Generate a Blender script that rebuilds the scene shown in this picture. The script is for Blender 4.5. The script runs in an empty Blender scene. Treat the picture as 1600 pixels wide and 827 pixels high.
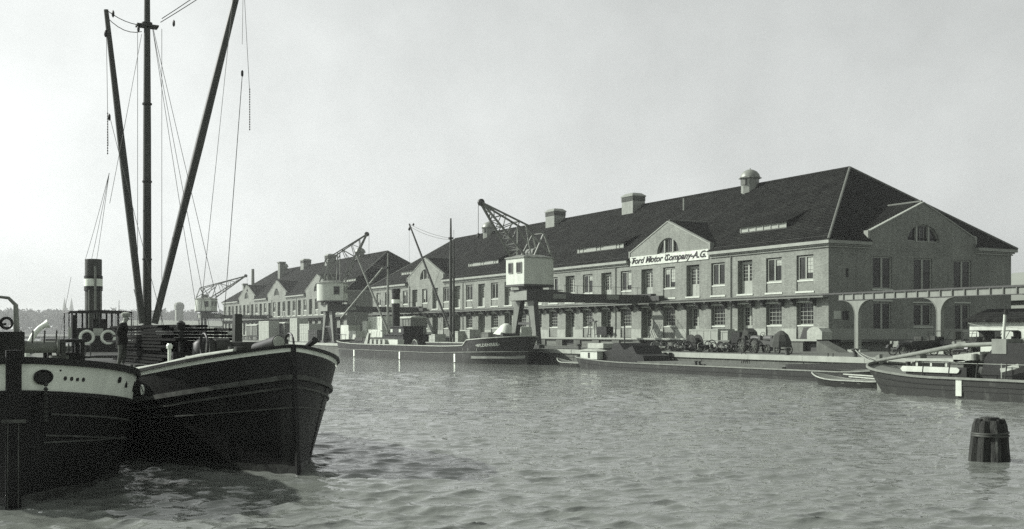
import bpy, bmesh, math, random
import numpy as np
from mathutils import Vector, Matrix
from mathutils.geometry import tessellate_polygon

random.seed(7)
rng = np.random.default_rng(11)
scn = bpy.context.scene
col = scn.collection
R = math.radians

# ------------------------------------------------------------------ camera
# world: X runs inland from the basin, Y along the quay (away from the camera), Z up, water at 0
YAW = math.atan(900 / 1697.0)
cam_d = bpy.data.cameras.new('camera')
cam_d.sensor_width = 36.0
cam_d.lens = 36.0 * 1697 / 1600
cam_d.shift_y = 106.5 / 1600
cam_d.clip_start = 0.2
cam_d.clip_end = 9000
cam = bpy.data.objects.new('camera', cam_d)
col.objects.link(cam)
cam.location = (0, 0, 3.2)
cam.rotation_euler = (R(90), 0, -YAW)
scn.camera = cam

# ------------------------------------------------------------------ sky
SUN_EL, SUN_AZ = R(33), R(-46)           # azimuth clockwise from +Y (north of the scene)
world = bpy.data.worlds.new('World')
scn.world = world
world.use_nodes = True
nt = world.node_tree
nt.nodes.clear()
out = nt.nodes.new('ShaderNodeOutputWorld')
bg = nt.nodes.new('ShaderNodeBackground')
sky = nt.nodes.new('ShaderNodeTexSky')
sky.sky_type = 'NISHITA'
sky.sun_disc = False
sky.sun_elevation = SUN_EL
sky.sun_rotation = SUN_AZ
sky.altitude = 30
sky.air_density = 1.0
sky.dust_density = 3.0
sky.ozone_density = 1.0
# the photograph is on black and white plate: one grey channel
dot = nt.nodes.new('ShaderNodeVectorMath'); dot.operation = 'DOT_PRODUCT'
dot.inputs[1].default_value = (0.30, 0.35, 0.35)
nt.links.new(sky.outputs[0], dot.inputs[0])
# high veil of thin cloud: compresses the contrast of the clear sky and mottles it softly
tc = nt.nodes.new('ShaderNodeTexCoord')
nz = nt.nodes.new('ShaderNodeTexNoise'); nz.inputs['Scale'].default_value = 7.0
nz.inputs['Detail'].default_value = 9.0; nz.inputs['Roughness'].default_value = 0.6
nt.links.new(tc.outputs['Generated'], nz.inputs['Vector'])
mr = nt.nodes.new('ShaderNodeMapRange')
mr.inputs['From Min'].default_value = 0.3; mr.inputs['From Max'].default_value = 0.7
mr.inputs['To Min'].default_value = 0.88; mr.inputs['To Max'].default_value = 1.07
nt.links.new(nz.outputs['Fac'], mr.inputs['Value'])
pw = nt.nodes.new('ShaderNodeMath'); pw.operation = 'POWER'; pw.inputs[1].default_value = 0.75
nt.links.new(dot.outputs['Value'], pw.inputs[0])
gain = nt.nodes.new('ShaderNodeMath'); gain.operation = 'MULTIPLY'; gain.inputs[1].default_value = 2.95
nt.links.new(pw.outputs[0], gain.inputs[0])
mu = nt.nodes.new('ShaderNodeMath'); mu.operation = 'MULTIPLY'
nt.links.new(gain.outputs[0], mu.inputs[0]); nt.links.new(mr.outputs[0], mu.inputs[1])
sc_ = nt.nodes.new('ShaderNodeVectorMath'); sc_.operation = 'SCALE'
sc_.inputs[0].default_value = (0.965, 1.0, 0.985)
nt.links.new(mu.outputs[0], sc_.inputs['Scale'])
nt.links.new(sc_.outputs[0], bg.inputs['Color'])
bg.inputs['Strength'].default_value = 0.0705
nt.links.new(bg.outputs[0], out.inputs[0])

# ------------------------------------------------------------------ sun
sun_d = bpy.data.lights.new('sun', 'SUN')
sun_d.energy = 5.0
sun_d.angle = R(1.0)
sun_d.color = (1.0, 0.995, 0.95)
sun = bpy.data.objects.new('sun', sun_d)
col.objects.link(sun)
_to = Vector((math.sin(SUN_AZ) * math.cos(SUN_EL), math.cos(SUN_AZ) * math.cos(SUN_EL), math.sin(SUN_EL)))
sun.rotation_euler = _to.to_track_quat('Z', 'Y').to_euler()
sun.location = (0, 0, 60)

# ------------------------------------------------------------------ exposure
vs = scn.view_settings
vs.view_transform = 'Standard'
vs.look = 'None'
vs.exposure = 0.5
vs.gamma = 1.0
vs.use_curve_mapping = False
scn.render.engine = 'CYCLES'
scn.cycles.use_denoising = False          # the plate is grainy; keep the crispness of the ripples
scn.cycles.max_bounces = 6
scn.cycles.diffuse_bounces = 3
scn.cycles.glossy_bounces = 3
scn.cycles.volume_bounces = 0

# ================================================================== helpers
class MB:
    """collects geometry, then links it as ONE mesh object"""
    def __init__(s):
        s.v = []; s.f = []; s.m = []; s.mi = 0
    def add(s, vs_, fs_):
        b = len(s.v); s.v += [tuple(p) for p in vs_]
        s.f += [tuple(i + b for i in f) for f in fs_]; s.m += [s.mi] * len(fs_)
        return s
    def box(s, x0, y0, z0, x1, y1, z1):
        return s.add([(x0,y0,z0),(x1,y0,z0),(x1,y1,z0),(x0,y1,z0),(x0,y0,z1),(x1,y0,z1),(x1,y1,z1),(x0,y1,z1)],
                     [(0,3,2,1),(4,5,6,7),(0,1,5,4),(1,2,6,5),(2,3,7,6),(3,0,4,7)])
    def rbox(s, c, size, rz=0.0, rx=0.0, ry=0.0):
        m = Matrix.Translation(c) @ Matrix.Rotation(rz, 4, 'Z') @ Matrix.Rotation(ry, 4, 'Y') @ Matrix.Rotation(rx, 4, 'X')
        a, b, h = size[0]/2, size[1]/2, size[2]/2
        vs_ = [m @ Vector(p) for p in ((-a,-b,-h),(a,-b,-h),(a,b,-h),(-a,b,-h),(-a,-b,h),(a,-b,h),(a,b,h),(-a,b,h))]
        return s.add(vs_, [(0,3,2,1),(4,5,6,7),(0,1,5,4),(1,2,6,5),(2,3,7,6),(3,0,4,7)])
    def bar(s, p, q, w, h=None, up=(0, 0, 1)):
        p, q = Vector(p), Vector(q); h = w if h is None else h
        d = (q - p)
        if d.length < 1e-6: return s
        d.normalize(); u = Vector(up)
        if abs(d.dot(u)) > .98: u = Vector((1, 0, 0))
        r = d.cross(u).normalized(); u = r.cross(d)
        a, b = r * (w/2), u * (h/2)
        return s.add([p-a-b, p+a-b, p+a+b, p-a+b, q-a-b, q+a-b, q+a+b, q-a+b],
                     [(0,1,2,3),(7,6,5,4),(0,4,5,1),(1,5,6,2),(2,6,7,3),(3,7,4,0)])
    def tube(s, pts, r, n=8, cap=True, closed=False):
        pts = [Vector(p) for p in pts]; k = len(pts)
        rs = r if isinstance(r, (list, tuple)) else [r] * k
        base = len(s.v); prev = None
        for i, p in enumerate(pts):
            if closed: d = pts[(i+1) % k] - pts[i-1]
            else: d = pts[min(i+1, k-1)] - pts[max(i-1, 0)]
            d.normalize()
            if prev is None:
                u = Vector((0, 0, 1)) if abs(d.z) < .9 else Vector((1, 0, 0))
                a = d.cross(u).normalized()
            else:
                a = (prev - d * prev.dot(d)).normalized()
            prev = a; b = d.cross(a)
            for j in range(n):
                t = 2*math.pi*j/n
                s.v.append(tuple(p + a*(rs[i]*math.cos(t)) + b*(rs[i]*math.sin(t))))
        for i in range(k if closed else k-1):
            i2 = (i+1) % k
            for j in range(n):
                j2 = (j+1) % n
                s.f.append((base+i*n+j, base+i*n+j2, base+i2*n+j2, base+i2*n+j)); s.m.append(s.mi)
        if cap and not closed:
            s.f.append(tuple(base+j for j in reversed(range(n)))); s.m.append(s.mi)
            s.f.append(tuple(base+(k-1)*n+j for j in range(n))); s.m.append(s.mi)
        return s
    def lathe(s, prof, c=(0,0,0), n=16, axis='Z', sx=1, sy=1):
        base = len(s.v); k = len(prof)
        for (r, z) in prof:
            for j in range(n):
                t = 2*math.pi*j/n; a, b = r*math.cos(t)*sx, r*math.sin(t)*sy
                p = (a, b, z) if axis == 'Z' else ((z, a, b) if axis == 'X' else (a, z, b))
                s.v.append((c[0]+p[0], c[1]+p[1], c[2]+p[2]))
        for i in range(k-1):
            for j in range(n):
                j2 = (j+1) % n
                s.f.append((base+i*n+j, base+i*n+j2, base+(i+1)*n+j2, base+(i+1)*n+j)); s.m.append(s.mi)
        s.f.append(tuple(base+j for j in reversed(range(n)))); s.m.append(s.mi)
        s.f.append(tuple(base+(k-1)*n+j for j in range(n))); s.m.append(s.mi)
        return s
    def prism(s, poly, fn, t0, t1):
        """extrude a 2-D outline: fn(a, b, t) -> xyz"""
        n = len(poly)
        vs_ = [fn(a, b, t0) for a, b in poly] + [fn(a, b, t1) for a, b in poly]
        tris = tessellate_polygon([[Vector((a, b, 0)) for a, b in poly]])
        fs_ = [tuple(t) for t in tris] + [tuple(i+n for i in reversed(t)) for t in tris]
        fs_ += [(i, (i+1) % n, (i+1) % n + n, i + n) for i in range(n)]
        return s.add(vs_, fs_)
    def plate_hole(s, outer, hole, fn, t0, t1):
        polys = [[Vector((a, b, 0)) for a, b in outer], [Vector((a, b, 0)) for a, b in hole]]
        tris = tessellate_polygon(polys)
        pts = list(outer) + list(hole); n = len(pts); no = len(outer)
        vs_ = [fn(a, b, t0) for a, b in pts] + [fn(a, b, t1) for a, b in pts]
        fs_ = [tuple(t) for t in tris] + [tuple(i+n for i in reversed(t)) for t in tris]
        for lo, cnt in ((0, no), (no, n-no)):
            fs_ += [(lo+i, lo+(i+1) % cnt, lo+(i+1) % cnt+n, lo+i+n) for i in range(cnt)]
        return s.add(vs_, fs_)
    def quad(s, *p): return s.add(p, [tuple(range(len(p)))])
    def mesh(s, name, mat, smooth=None):
        me = bpy.data.meshes.new(name)
        me.from_pydata(s.v, [], s.f)
        mats = mat if isinstance(mat, (list, tuple)) else [mat]
        for m_ in mats: me.materials.append(m_)
        if len(mats) > 1: me.polygons.foreach_set('material_index', s.m)
        if len(s.f) < 30000:
            bm = bmesh.new(); bm.from_mesh(me)
            bmesh.ops.recalc_face_normals(bm, faces=bm.faces); bm.to_mesh(me); bm.free()
        if smooth is not None:
            me.polygons.foreach_set('use_smooth', [True]*len(me.polygons))
            me.set_sharp_from_angle(angle=R(smooth))
        me.update()
        return me
    def build(s, name, mat, parent=None, smooth=None, loc=None, rz=0.0):
        return obj(s.mesh(name, mat, smooth), name, parent, loc, rz)

def obj(me, name, parent=None, loc=None, rz=0.0):
    o = bpy.data.objects.new(name, me); col.objects.link(o)
    if parent is not None: o.parent = parent
    if loc is not None: o.location = loc
    if rz: o.rotation_euler = (0, 0, rz)
    return o

def tag(o, label, cat, group=None):
    o['label'] = label; o['category'] = cat
    if group: o['group'] = group
    return o

def thing(name, label, cat, loc=(0,0,0), rz=0.0, group=None):
    o = bpy.data.objects.new(name, None); col.objects.link(o)
    o.empty_display_size = 0.3
    o.location = loc; o.rotation_euler = (0, 0, rz)
    return tag(o, label, cat, group)

def structure(o, kind='structure'):
    o['kind'] = kind; return o

def dup(root, loc, rz=0.0, label=None, scale=None):
    r = root.copy(); col.objects.link(r); r.location = loc; r.rotation_euler = (0, 0, rz)
    if label: r['label'] = label
    if scale: r.scale = scale
    for ch in [o for o in col.objects if o.parent == root]:
        c = ch.copy(); col.objects.link(c); c.parent = r
        for g in [o for o in col.objects if o.parent == ch]:
            d = g.copy(); col.objects.link(d); d.parent = c
    return r

def text_geo(body, size=1.0, shear=0.0, offset=0.0, spacing=1.0, extrude=0.0):
    cu = bpy.data.curves.new('lettering', 'FONT')
    cu.body = body; cu.size = size; cu.shear = shear; cu.offset = offset
    cu.space_character = spacing; cu.extrude = extrude; cu.resolution_u = 4
    o = bpy.data.objects.new('lettering', cu); col.objects.link(o)
    dg = bpy.context.evaluated_depsgraph_get()
    me = bpy.data.meshes.new_from_object(o.evaluated_get(dg))
    vs_ = [tuple(v.co) for v in me.vertices]; fs_ = [tuple(p.vertices) for p in me.polygons]
    bpy.data.objects.remove(o); bpy.data.curves.remove(cu); bpy.data.meshes.remove(me)
    return vs_, fs_

def arc(cx, cy, r, a0, a1, n, ry=None):
    ry = r if ry is None else ry
    return [(cx + r*math.cos(R(a0+(a1-a0)*i/n)), cy + ry*math.sin(R(a0+(a1-a0)*i/n))) for i in range(n+1)]

def wire(p, q, sag=0.0, n=8):
    p, q = Vector(p), Vector(q)
    return [p.lerp(q, i/n) - Vector((0, 0, sag*4*(i/n)*(1-i/n))) for i in range(n+1)]

# the place as seen through the plate: helpers that turn a measured plate position into ground coordinates
_S, _C = math.sin(YAW), math.cos(YAW)
def _ray(u):
    l = (u - 800) / 1697.0
    return l*_C + _S, -l*_S + _C
def onX(u, X):
    a, b = _ray(u); return b * X / a
def zat(u, v, X):
    a, b = _ray(u); return 3.2 + (520 - v) * (X / a) / 1697.0

# ================================================================== materials
MATS = {}
def mat(name, v, rough=0.75, var=0.12, scale=1.5, metal=0.0, bump=0.0, bscale=20.0, spec=0.2, streak=0.0, stretch=None, tint=(0.925, 1.0, 0.87)):
    m = bpy.data.materials.new(name); m.use_nodes = True
    n = m.node_tree.nodes; l = m.node_tree.links
    b = n['Principled BSDF']
    b.inputs['Roughness'].default_value = rough
    b.inputs['Metallic'].default_value = metal
    b.inputs['Specular IOR Level'].default_value = spec
    geo = n.new('ShaderNodeNewGeometry')
    mp = n.new('ShaderNodeMapping'); l.new(geo.outputs['Position'], mp.inputs['Vector'])
    if stretch: mp.inputs['Scale'].default_value = stretch
    t1 = n.new('ShaderNodeTexNoise'); t1.inputs['Scale'].default_value = scale
    t1.inputs['Detail'].default_value = 6; t1.inputs['Roughness'].default_value = 0.65
    l.new(mp.outputs[0], t1.inputs['Vector'])
    r1 = n.new('ShaderNodeMapRange'); r1.inputs['From Min'].default_value = .25; r1.inputs['From Max'].default_value = .75
    r1.inputs['To Min'].default_value = v*(1-var*1.6); r1.inputs['To Max'].default_value = v*(1+var*1.6)
    l.new(t1.outputs['Fac'], r1.inputs['Value'])
    val = r1.outputs[0]
    if streak:
        mp2 = n.new('ShaderNodeMapping'); mp2.inputs['Scale'].default_value = (1.0, 1.0, .07)
        l.new(geo.outputs['Position'], mp2.inputs['Vector'])
        t2 = n.new('ShaderNodeTexNoise'); t2.inputs['Scale'].default_value = 3.0; t2.inputs['Detail'].default_value = 4
        l.new(mp2.outputs[0], t2.inputs['Vector'])
        r2 = n.new('ShaderNodeMapRange'); r2.inputs['From Min'].default_value = .35; r2.inputs['From Max'].default_value = .65
        r2.inputs['To Min'].default_value = 1-streak; r2.inputs['To Max'].default_value = 1.0
        l.new(t2.outputs['Fac'], r2.inputs['Value'])
        mm = n.new('ShaderNodeMath'); mm.operation = 'MULTIPLY'
        l.new(val, mm.inputs[0]); l.new(r2.outputs[0], mm.inputs[1]); val = mm.outputs[0]
    sv = n.new('ShaderNodeVectorMath'); sv.operation = 'SCALE'; sv.inputs[0].default_value = tint
    l.new(val, sv.inputs['Scale']); l.new(sv.outputs[0], b.inputs['Base Color'])
    if bump:
        tb = n.new('ShaderNodeTexNoise'); tb.inputs['Scale'].default_value = bscale; tb.inputs['Detail'].default_value = 4
        l.new(mp.outputs[0], tb.inputs['Vector'])
        bp = n.new('ShaderNodeBump'); bp.inputs['Strength'].default_value = bump; bp.inputs['Distance'].default_value = 0.05
        l.new(tb.outputs['Fac'], bp.inputs['Height']); l.new(bp.outputs[0], b.inputs['Normal'])
    MATS[name] = m
    return m

def brick_mat(name, v, mortar, along, bw=0.27, bh=0.085):
    """brickwork in true size; 'along' is the horizontal axis of the wall (0 = X, 1 = Y)"""
    m = mat(name, v, rough=0.85, var=0.14, scale=0.35, streak=0.16)
    n = m.node_tree.nodes; l = m.node_tree.links; b = n['Principled BSDF']
    geo = n.new('ShaderNodeNewGeometry'); sx = n.new('ShaderNodeSeparateXYZ'); cb = n.new('ShaderNodeCombineXYZ')
    l.new(geo.outputs['Position'], sx.inputs[0])
    l.new(sx.outputs[along], cb.inputs[0]); l.new(sx.outputs[2], cb.inputs[1])
    br = n.new('ShaderNodeTexBrick')
    br.inputs['Scale'].default_value = 1.0
    br.inputs['Brick Width'].default_value = bw; br.inputs['Row Height'].default_value = bh
    br.inputs['Mortar Size'].default_value = 0.012
    br.inputs['Color1'].default_value = (.80,.80,.80,1); br.inputs['Color2'].default_value = (1.20,1.20,1.20,1)
    br.inputs['Mortar'].default_value = (mortar,mortar,mortar,1)
    br.inputs['Bias'].default_value = 0.0
    l.new(cb.outputs[0], br.inputs['Vector'])
    mul = n.new('ShaderNodeMix'); mul.data_type = 'RGBA'; mul.blend_type = 'MULTIPLY'; mul.inputs['Factor'].default_value = 1.0
    old = b.inputs['Base Color'].links[0].from_socket
    l.new(old, mul.inputs['A']); l.new(br.outputs['Color'], mul.inputs['B']); l.new(mul.outputs['Result'], b.inputs['Base Color'])
    bp = n.new('ShaderNodeBump'); bp.inputs['Strength'].default_value = .35; bp.inputs['Distance'].default_value = .015; bp.invert = True
    l.new(br.outputs['Fac'], bp.inputs['Height']); l.new(bp.outputs[0], b.inputs['Normal'])
    return m

brickF = brick_mat('brick_front', 0.195, .95, 1)
brickS = brick_mat('brick_side', 0.195, .85, 0)
plinth = mat('plinth_render', 0.29, .85, .12, .8, bump=.2, streak=.12)
stone = mat('sill_stone', 0.44, .7, .08, 2.0)
cornice_m = mat('cornice_paint', 0.25, .6, .10, .6, streak=.12)
tile = mat('roof_tile', .014, .85, .42, .5, bump=.3, bscale=9, spec=.06)
tile_edge = mat('hip_tile', 0.1, .8, .2, 3)
frame_w = mat('frame_white', 0.24, .5, .08, 3)
door_w = mat('door_paint', 0.3, .5, .10, 2, streak=.1)
glass = mat('window_glass', .020, .14, .6, .5, spec=.22)
dark_in = mat('dark_interior', .012, .9)
vent_m = mat('zinc', 0.2, .45, .12, 2, metal=.2, streak=.15)
vent_d = mat('vent_louvre', .10, .7)
concrete = mat('concrete', 0.105, .9, .18, .7, bump=.3, bscale=6, streak=.25)
coping = mat('coping_stone', 0.28, .85, .12, .8)
paving = mat('quay_paving', 0.1, .9, .15, .5, bump=.25, bscale=5)
asphalt = mat('ground', 0.085, .95, .15, .1)
steel_d = mat('dark_steel', .035, .6, .3, 2, spec=.4)
steel_g = mat('grey_steel_paint', 0.14, .55, .10, 1, streak=.15)
steel_l = mat('light_steel_paint', 0.2, .55, .08, 1, streak=.12)
cabin_w = mat('crane_cab_boards', 0.5, .6, .08, 1, streak=.12)
timber = mat('timber', 0.12, .85, .25, 2, stretch=(1, .3, 3), bump=.3, bscale=12)
rail_w = mat('rail_wood', .16, .8, .2, 2)
timber_d = mat('tarred_timber', 0.022, .75, .45, 3, stretch=(4, 4, .6), bump=.6, bscale=14)
timber_l = mat('pale_timber', 0.3, .8, .18, 2, bump=.2, bscale=12)
hull_b = mat('black_hull_paint', 0.007, .50, .5, .8, spec=.22, bump=.12, bscale=2.2)
hull_g = mat('tarred_hull', 0.016, .65, .35, .6, stretch=(1, .25, 2), bump=.2, bscale=5)
hull_m = mat('worn_hull_paint', 0.024, .6, .25, .7, stretch=(1, .3, 1.5))
hull_l = mat('worn_hull_boot', 0.15, .6, .25, .6)
white_p = mat('white_paint', .84, .45, .06, 1.2, streak=.12)
white_c = mat('whitewash', 0.45, .7, .10, 1.0, streak=.12)
deck_m = mat('deck_boards', 0.13, .85, .2, 3, stretch=(6, .5, 1))
black_p = mat('black_paint', .014, .5, .3, 2)
rub_m = mat('rub_rail_worn', 0.06, .55, .5, 3)
funnel_m = mat('funnel_paint', 0.07, .55, .25, 1.5, streak=.3)
canvas = mat('canvas', 0.3, .9, .14, 2, bump=.5, bscale=5)
canvas_d = mat('dark_canvas', 0.045, .9, .2, 2, bump=.6, bscale=4)
rope_m = mat('hemp_rope', .22, .9, .2, 8)
wirem = mat('wire_rope', .07, .6, .1)
spar_m = mat('varnished_spar', 0.05, .5, .25, 1.2, stretch=(1, 1, .3))
spar_l = mat('pale_spar', 0.2, .6, .15, 1)
iron = mat('rusty_iron', 0.04, .7, .4, 4)
cloth_d = mat('dark_wool', .016, .95, .2, 8, bump=.3, bscale=30)
cloth_g = mat('grey_trousers', .11, .95, .2, 8, bump=.3, bscale=20)
cap_m = mat('grey_cap', .30, .9, .15, 10)
skin_m = mat('skin', .36, .6, .06, 6)
def scraped(m_, v2, scale, lo, hi, zstr=.12):
    n = m_.node_tree.nodes; l = m_.node_tree.links; b = n['Principled BSDF']
    geo = n.new('ShaderNodeNewGeometry'); mp = n.new('ShaderNodeMapping'); mp.inputs['Scale'].default_value = (1, 1, zstr)
    l.new(geo.outputs['Position'], mp.inputs['Vector'])
    t = n.new('ShaderNodeTexNoise'); t.inputs['Scale'].default_value = scale; t.inputs['Detail'].default_value = 9; t.inputs['Roughness'].default_value = .72
    l.new(mp.outputs[0], t.inputs['Vector'])
    r = n.new('ShaderNodeMapRange'); r.inputs['From Min'].default_value = lo; r.inputs['From Max'].default_value = hi; l.new(t.outputs['Fac'], r.inputs['Value'])
    mx = n.new('ShaderNodeMix'); mx.data_type = 'RGBA'; old = b.inputs['Base Color'].links[0].from_socket
    l.new(r.outputs[0], mx.inputs['Factor']); l.new(old, mx.inputs['A']); mx.inputs['B'].default_value = (v2*.93, v2, v2*.88, 1)
    l.new(mx.outputs['Result'], b.inputs['Base Color'])
scraped(hull_b, .05, 1.6, .56, .80); scraped(hull_b, .04, 6.0, .62, .8, 1.0); scraped(hull_b, .05, 2.4, .63, .82, .04); scraped(hull_g, .06, 1.2, .55, .8, .5); scraped(hull_m, .10, 1.4, .55, .8, .35)
scraped(white_p, .35, 2.6, .60, .80, .10); scraped(timber_d, .10, 3.0, .55, .75, .15); scraped(tile, .045, .8, .58, .75, .6)
scraped(brickF, .08, .25, .58, .85, .18); scraped(brickS, .08, .25, .58, .85, .18)
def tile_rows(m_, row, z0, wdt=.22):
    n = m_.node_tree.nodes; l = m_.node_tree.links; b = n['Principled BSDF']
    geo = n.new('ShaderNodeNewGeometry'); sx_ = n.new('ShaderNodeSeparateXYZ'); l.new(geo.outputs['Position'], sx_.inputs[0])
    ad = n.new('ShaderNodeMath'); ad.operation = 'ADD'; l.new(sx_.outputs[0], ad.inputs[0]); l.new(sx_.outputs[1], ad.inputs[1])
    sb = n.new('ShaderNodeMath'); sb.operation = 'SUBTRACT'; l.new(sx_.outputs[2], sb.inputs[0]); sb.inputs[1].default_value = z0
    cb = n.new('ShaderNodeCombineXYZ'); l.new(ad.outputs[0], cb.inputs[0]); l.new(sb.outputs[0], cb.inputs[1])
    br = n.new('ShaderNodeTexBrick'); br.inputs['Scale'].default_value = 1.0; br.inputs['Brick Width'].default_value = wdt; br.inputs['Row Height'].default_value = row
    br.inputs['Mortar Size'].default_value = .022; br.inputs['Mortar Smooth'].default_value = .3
    br.inputs['Color1'].default_value = (.62,.62,.62,1); br.inputs['Color2'].default_value = (1.5,1.5,1.5,1); br.inputs['Mortar'].default_value = (.18,.18,.18,1)  # tone varies from tile to tile; dark lines paint lap shadow at each course
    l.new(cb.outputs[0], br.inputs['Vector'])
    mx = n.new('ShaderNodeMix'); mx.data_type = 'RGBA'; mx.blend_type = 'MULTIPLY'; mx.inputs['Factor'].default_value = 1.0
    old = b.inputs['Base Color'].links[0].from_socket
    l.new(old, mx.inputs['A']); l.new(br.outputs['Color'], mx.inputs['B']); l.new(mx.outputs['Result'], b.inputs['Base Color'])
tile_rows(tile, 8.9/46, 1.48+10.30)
rubber = mat('tyre_rubber', .025, .8, .2, 6)
car_p = mat('car_enamel', .022, .25, .2, 1, spec=.5)
tree_m = mat('foliage', 0.045, .9, .45, .05)
far_m = mat('far_masonry', .20, .9, .15, .05)
far_l = mat('far_masonry_light', 0.28, .9, .15, .05)

# ================================================================== the basin
def water_material():
    m = bpy.data.materials.new('harbour_water'); m.use_nodes = True
    n = m.node_tree.nodes; l = m.node_tree.links; b = n['Principled BSDF']
    b.inputs['Base Color'].default_value = (.122, .133, .118, 1)
    b.inputs['Roughness'].default_value = 0.03
    b.inputs['IOR'].default_value = 1.7
    b.inputs['Specular IOR Level'].default_value = .5
    geo = n.new('ShaderNodeNewGeometry')
    h = None
    for sc, dist, st, rot in ((1.3, .075, (2.0, 1.0, 1.0), -.45), (4.0, .040, (2.2, 1.0, 1.0), -.55), (11.0, .010, (1.8, 1.0, 1.0), -.35)):
        mp = n.new('ShaderNodeMapping'); mp.vector_type = 'TEXTURE'; mp.inputs['Scale'].default_value = st; mp.inputs['Rotation'].default_value = (0, 0, rot)
        l.new(geo.outputs['Position'], mp.inputs['Vector'])
        t = n.new('ShaderNodeTexNoise'); t.inputs['Scale'].default_value = sc; t.inputs['Detail'].default_value = 3
        t.inputs['Roughness'].default_value = .5
        l.new(mp.outputs[0], t.inputs['Vector'])
        bp = n.new('ShaderNodeBump'); bp.inputs['Strength'].default_value = 1.0; bp.inputs['Distance'].default_value = dist
        l.new(t.outputs['Fac'], bp.inputs['Height'])
        if h is not None: l.new(h, bp.inputs['Normal'])
        h = bp.outputs[0]
    l.new(h, b.inputs['Normal'])
    return m

def make_water():
    rs = [0.8]
    while rs[-1] < 4000:
        r = rs[-1]
        k = .05 if r < 12 else (.0036 if r < 90 else (.008 if r < 240 else .05))
        rs.append(r * (1 + k))
    rs = np.array(rs)
    yaw = YAW
    front = np.linspace(-38, 36, 760)
    back = np.linspace(36, 322, 90)[1:-1]
    ang = np.radians(np.concatenate([front, back])) + yaw
    A, Rr = np.meshgrid(ang, rs)
    X = (np.sin(A) * Rr).ravel(); Y = (np.cos(A) * Rr).ravel(); Z = np.zeros_like(X)
    rad = Rr.ravel()
    inn = (((A - yaw) > R(-38.1)) & ((A - yaw) < R(36.1))).ravel()
    sp = np.where(inn, np.maximum(rad * .0036, rad * R(74) / 760), rad * .08)
    sp = np.where(rad > 90, rad * .008, sp); sp = np.where(rad > 240, rad * .05, sp)
    wind = R(205)
    DX = np.zeros_like(X); DY = np.zeros_like(X)
    g = np.random.default_rng(5)
    for i in range(84):
        lam = 0.24 * (9.0 ** g.random())            # 0.24 to 2.2 m
        th = wind + g.normal(0, .5)
        amp = .0070 * lam ** .9 * (1.0 if lam < .8 else (.70 if lam < 1.3 else .36))
        k = 2*math.pi/lam; ph = g.random()*6.283
        fade = np.clip((lam / sp - 2.2) / 2.0, 0, 1)
        a = k*(np.sin(th)*X + np.cos(th)*Y) + ph
        Z += amp*fade*np.sin(a)
        DX += amp*fade*np.cos(a)*np.sin(th)*1.5; DY += amp*fade*np.cos(a)*np.cos(th)*1.5
    # patches of livelier and calmer water
    env = .75 + .35*np.sin(X*.11 + 1.3*np.sin(Y*.07)) * np.sin(Y*.09 + .8*np.sin(X*.05))
    Z *= env; X = X + DX*env; Y = Y + DY*env
    nr, na = len(rs), len(ang)
    co = np.stack([X, Y, Z], 1)
    i, j = np.meshgrid(np.arange(nr-1), np.arange(na), indexing='ij')
    j2 = (j+1) % na
    q = np.stack([i*na+j, i*na+j2, (i+1)*na+j2, (i+1)*na+j], -1).reshape(-1, 4)
    me = bpy.data.meshes.new('water')
    me.vertices.add(len(co)); me.vertices.foreach_set('co', co.astype(np.float32).ravel())
    me.loops.add(q.size); me.loops.foreach_set('vertex_index', q.astype(np.int32).ravel())
    me.polygons.add(len(q)); me.polygons.foreach_set('loop_start', np.arange(0, q.size, 4, dtype=np.int32))
    me.polygons.foreach_set('loop_total', np.full(len(q), 4, dtype=np.int32))
    me.polygons.foreach_set('use_smooth', np.ones(len(q), dtype=bool))
    me.update(calc_edges=True); me.flip_normals()
    me.materials.append(water_material())
    structure(obj(me, 'water'))
make_water()

# ================================================================== quay and land
ZQ = 1.48                         # quay level above the water
XQ = 56.0                         # edge of the quay
m = MB()
m.box(XQ+.55, -150, -2.5, XQ+17.0, 420, ZQ)
structure(m.build('quay', paving))
m = MB(); m.box(XQ+17.0, -400, -3, 3200, 3200, ZQ-.006)
structure(m.build('ground', asphalt))
# concrete quay wall: one slab per bay with recessed joints, a coping stone on each
qw = structure(MB().box(XQ+.10, -60, -2.4, XQ+.548, 400, ZQ-.32).build('quay_wall', concrete))
slab = MB().box(-.10, .035, -2.4, .098, 5.965, ZQ-.36).mesh('wall_slab', concrete)
slab2 = MB().box(-.06, .035, -2.4, .098, 5.965, .75).box(-.10, .035, .752, .098, 5.965, ZQ-.36).mesh('wall_slab', concrete)
cop = MB().box(-.24, .012, ZQ-.357, .66, 5.988, ZQ+.03).mesh('coping_stone', coping)
for i in range(46):
    y = 30 + i*6.0
    obj(slab2 if i % 3 else slab, 'wall_slab', qw, (XQ, y, 0))
    obj(cop, 'coping_stone', qw, (XQ, y, 0))
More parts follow.
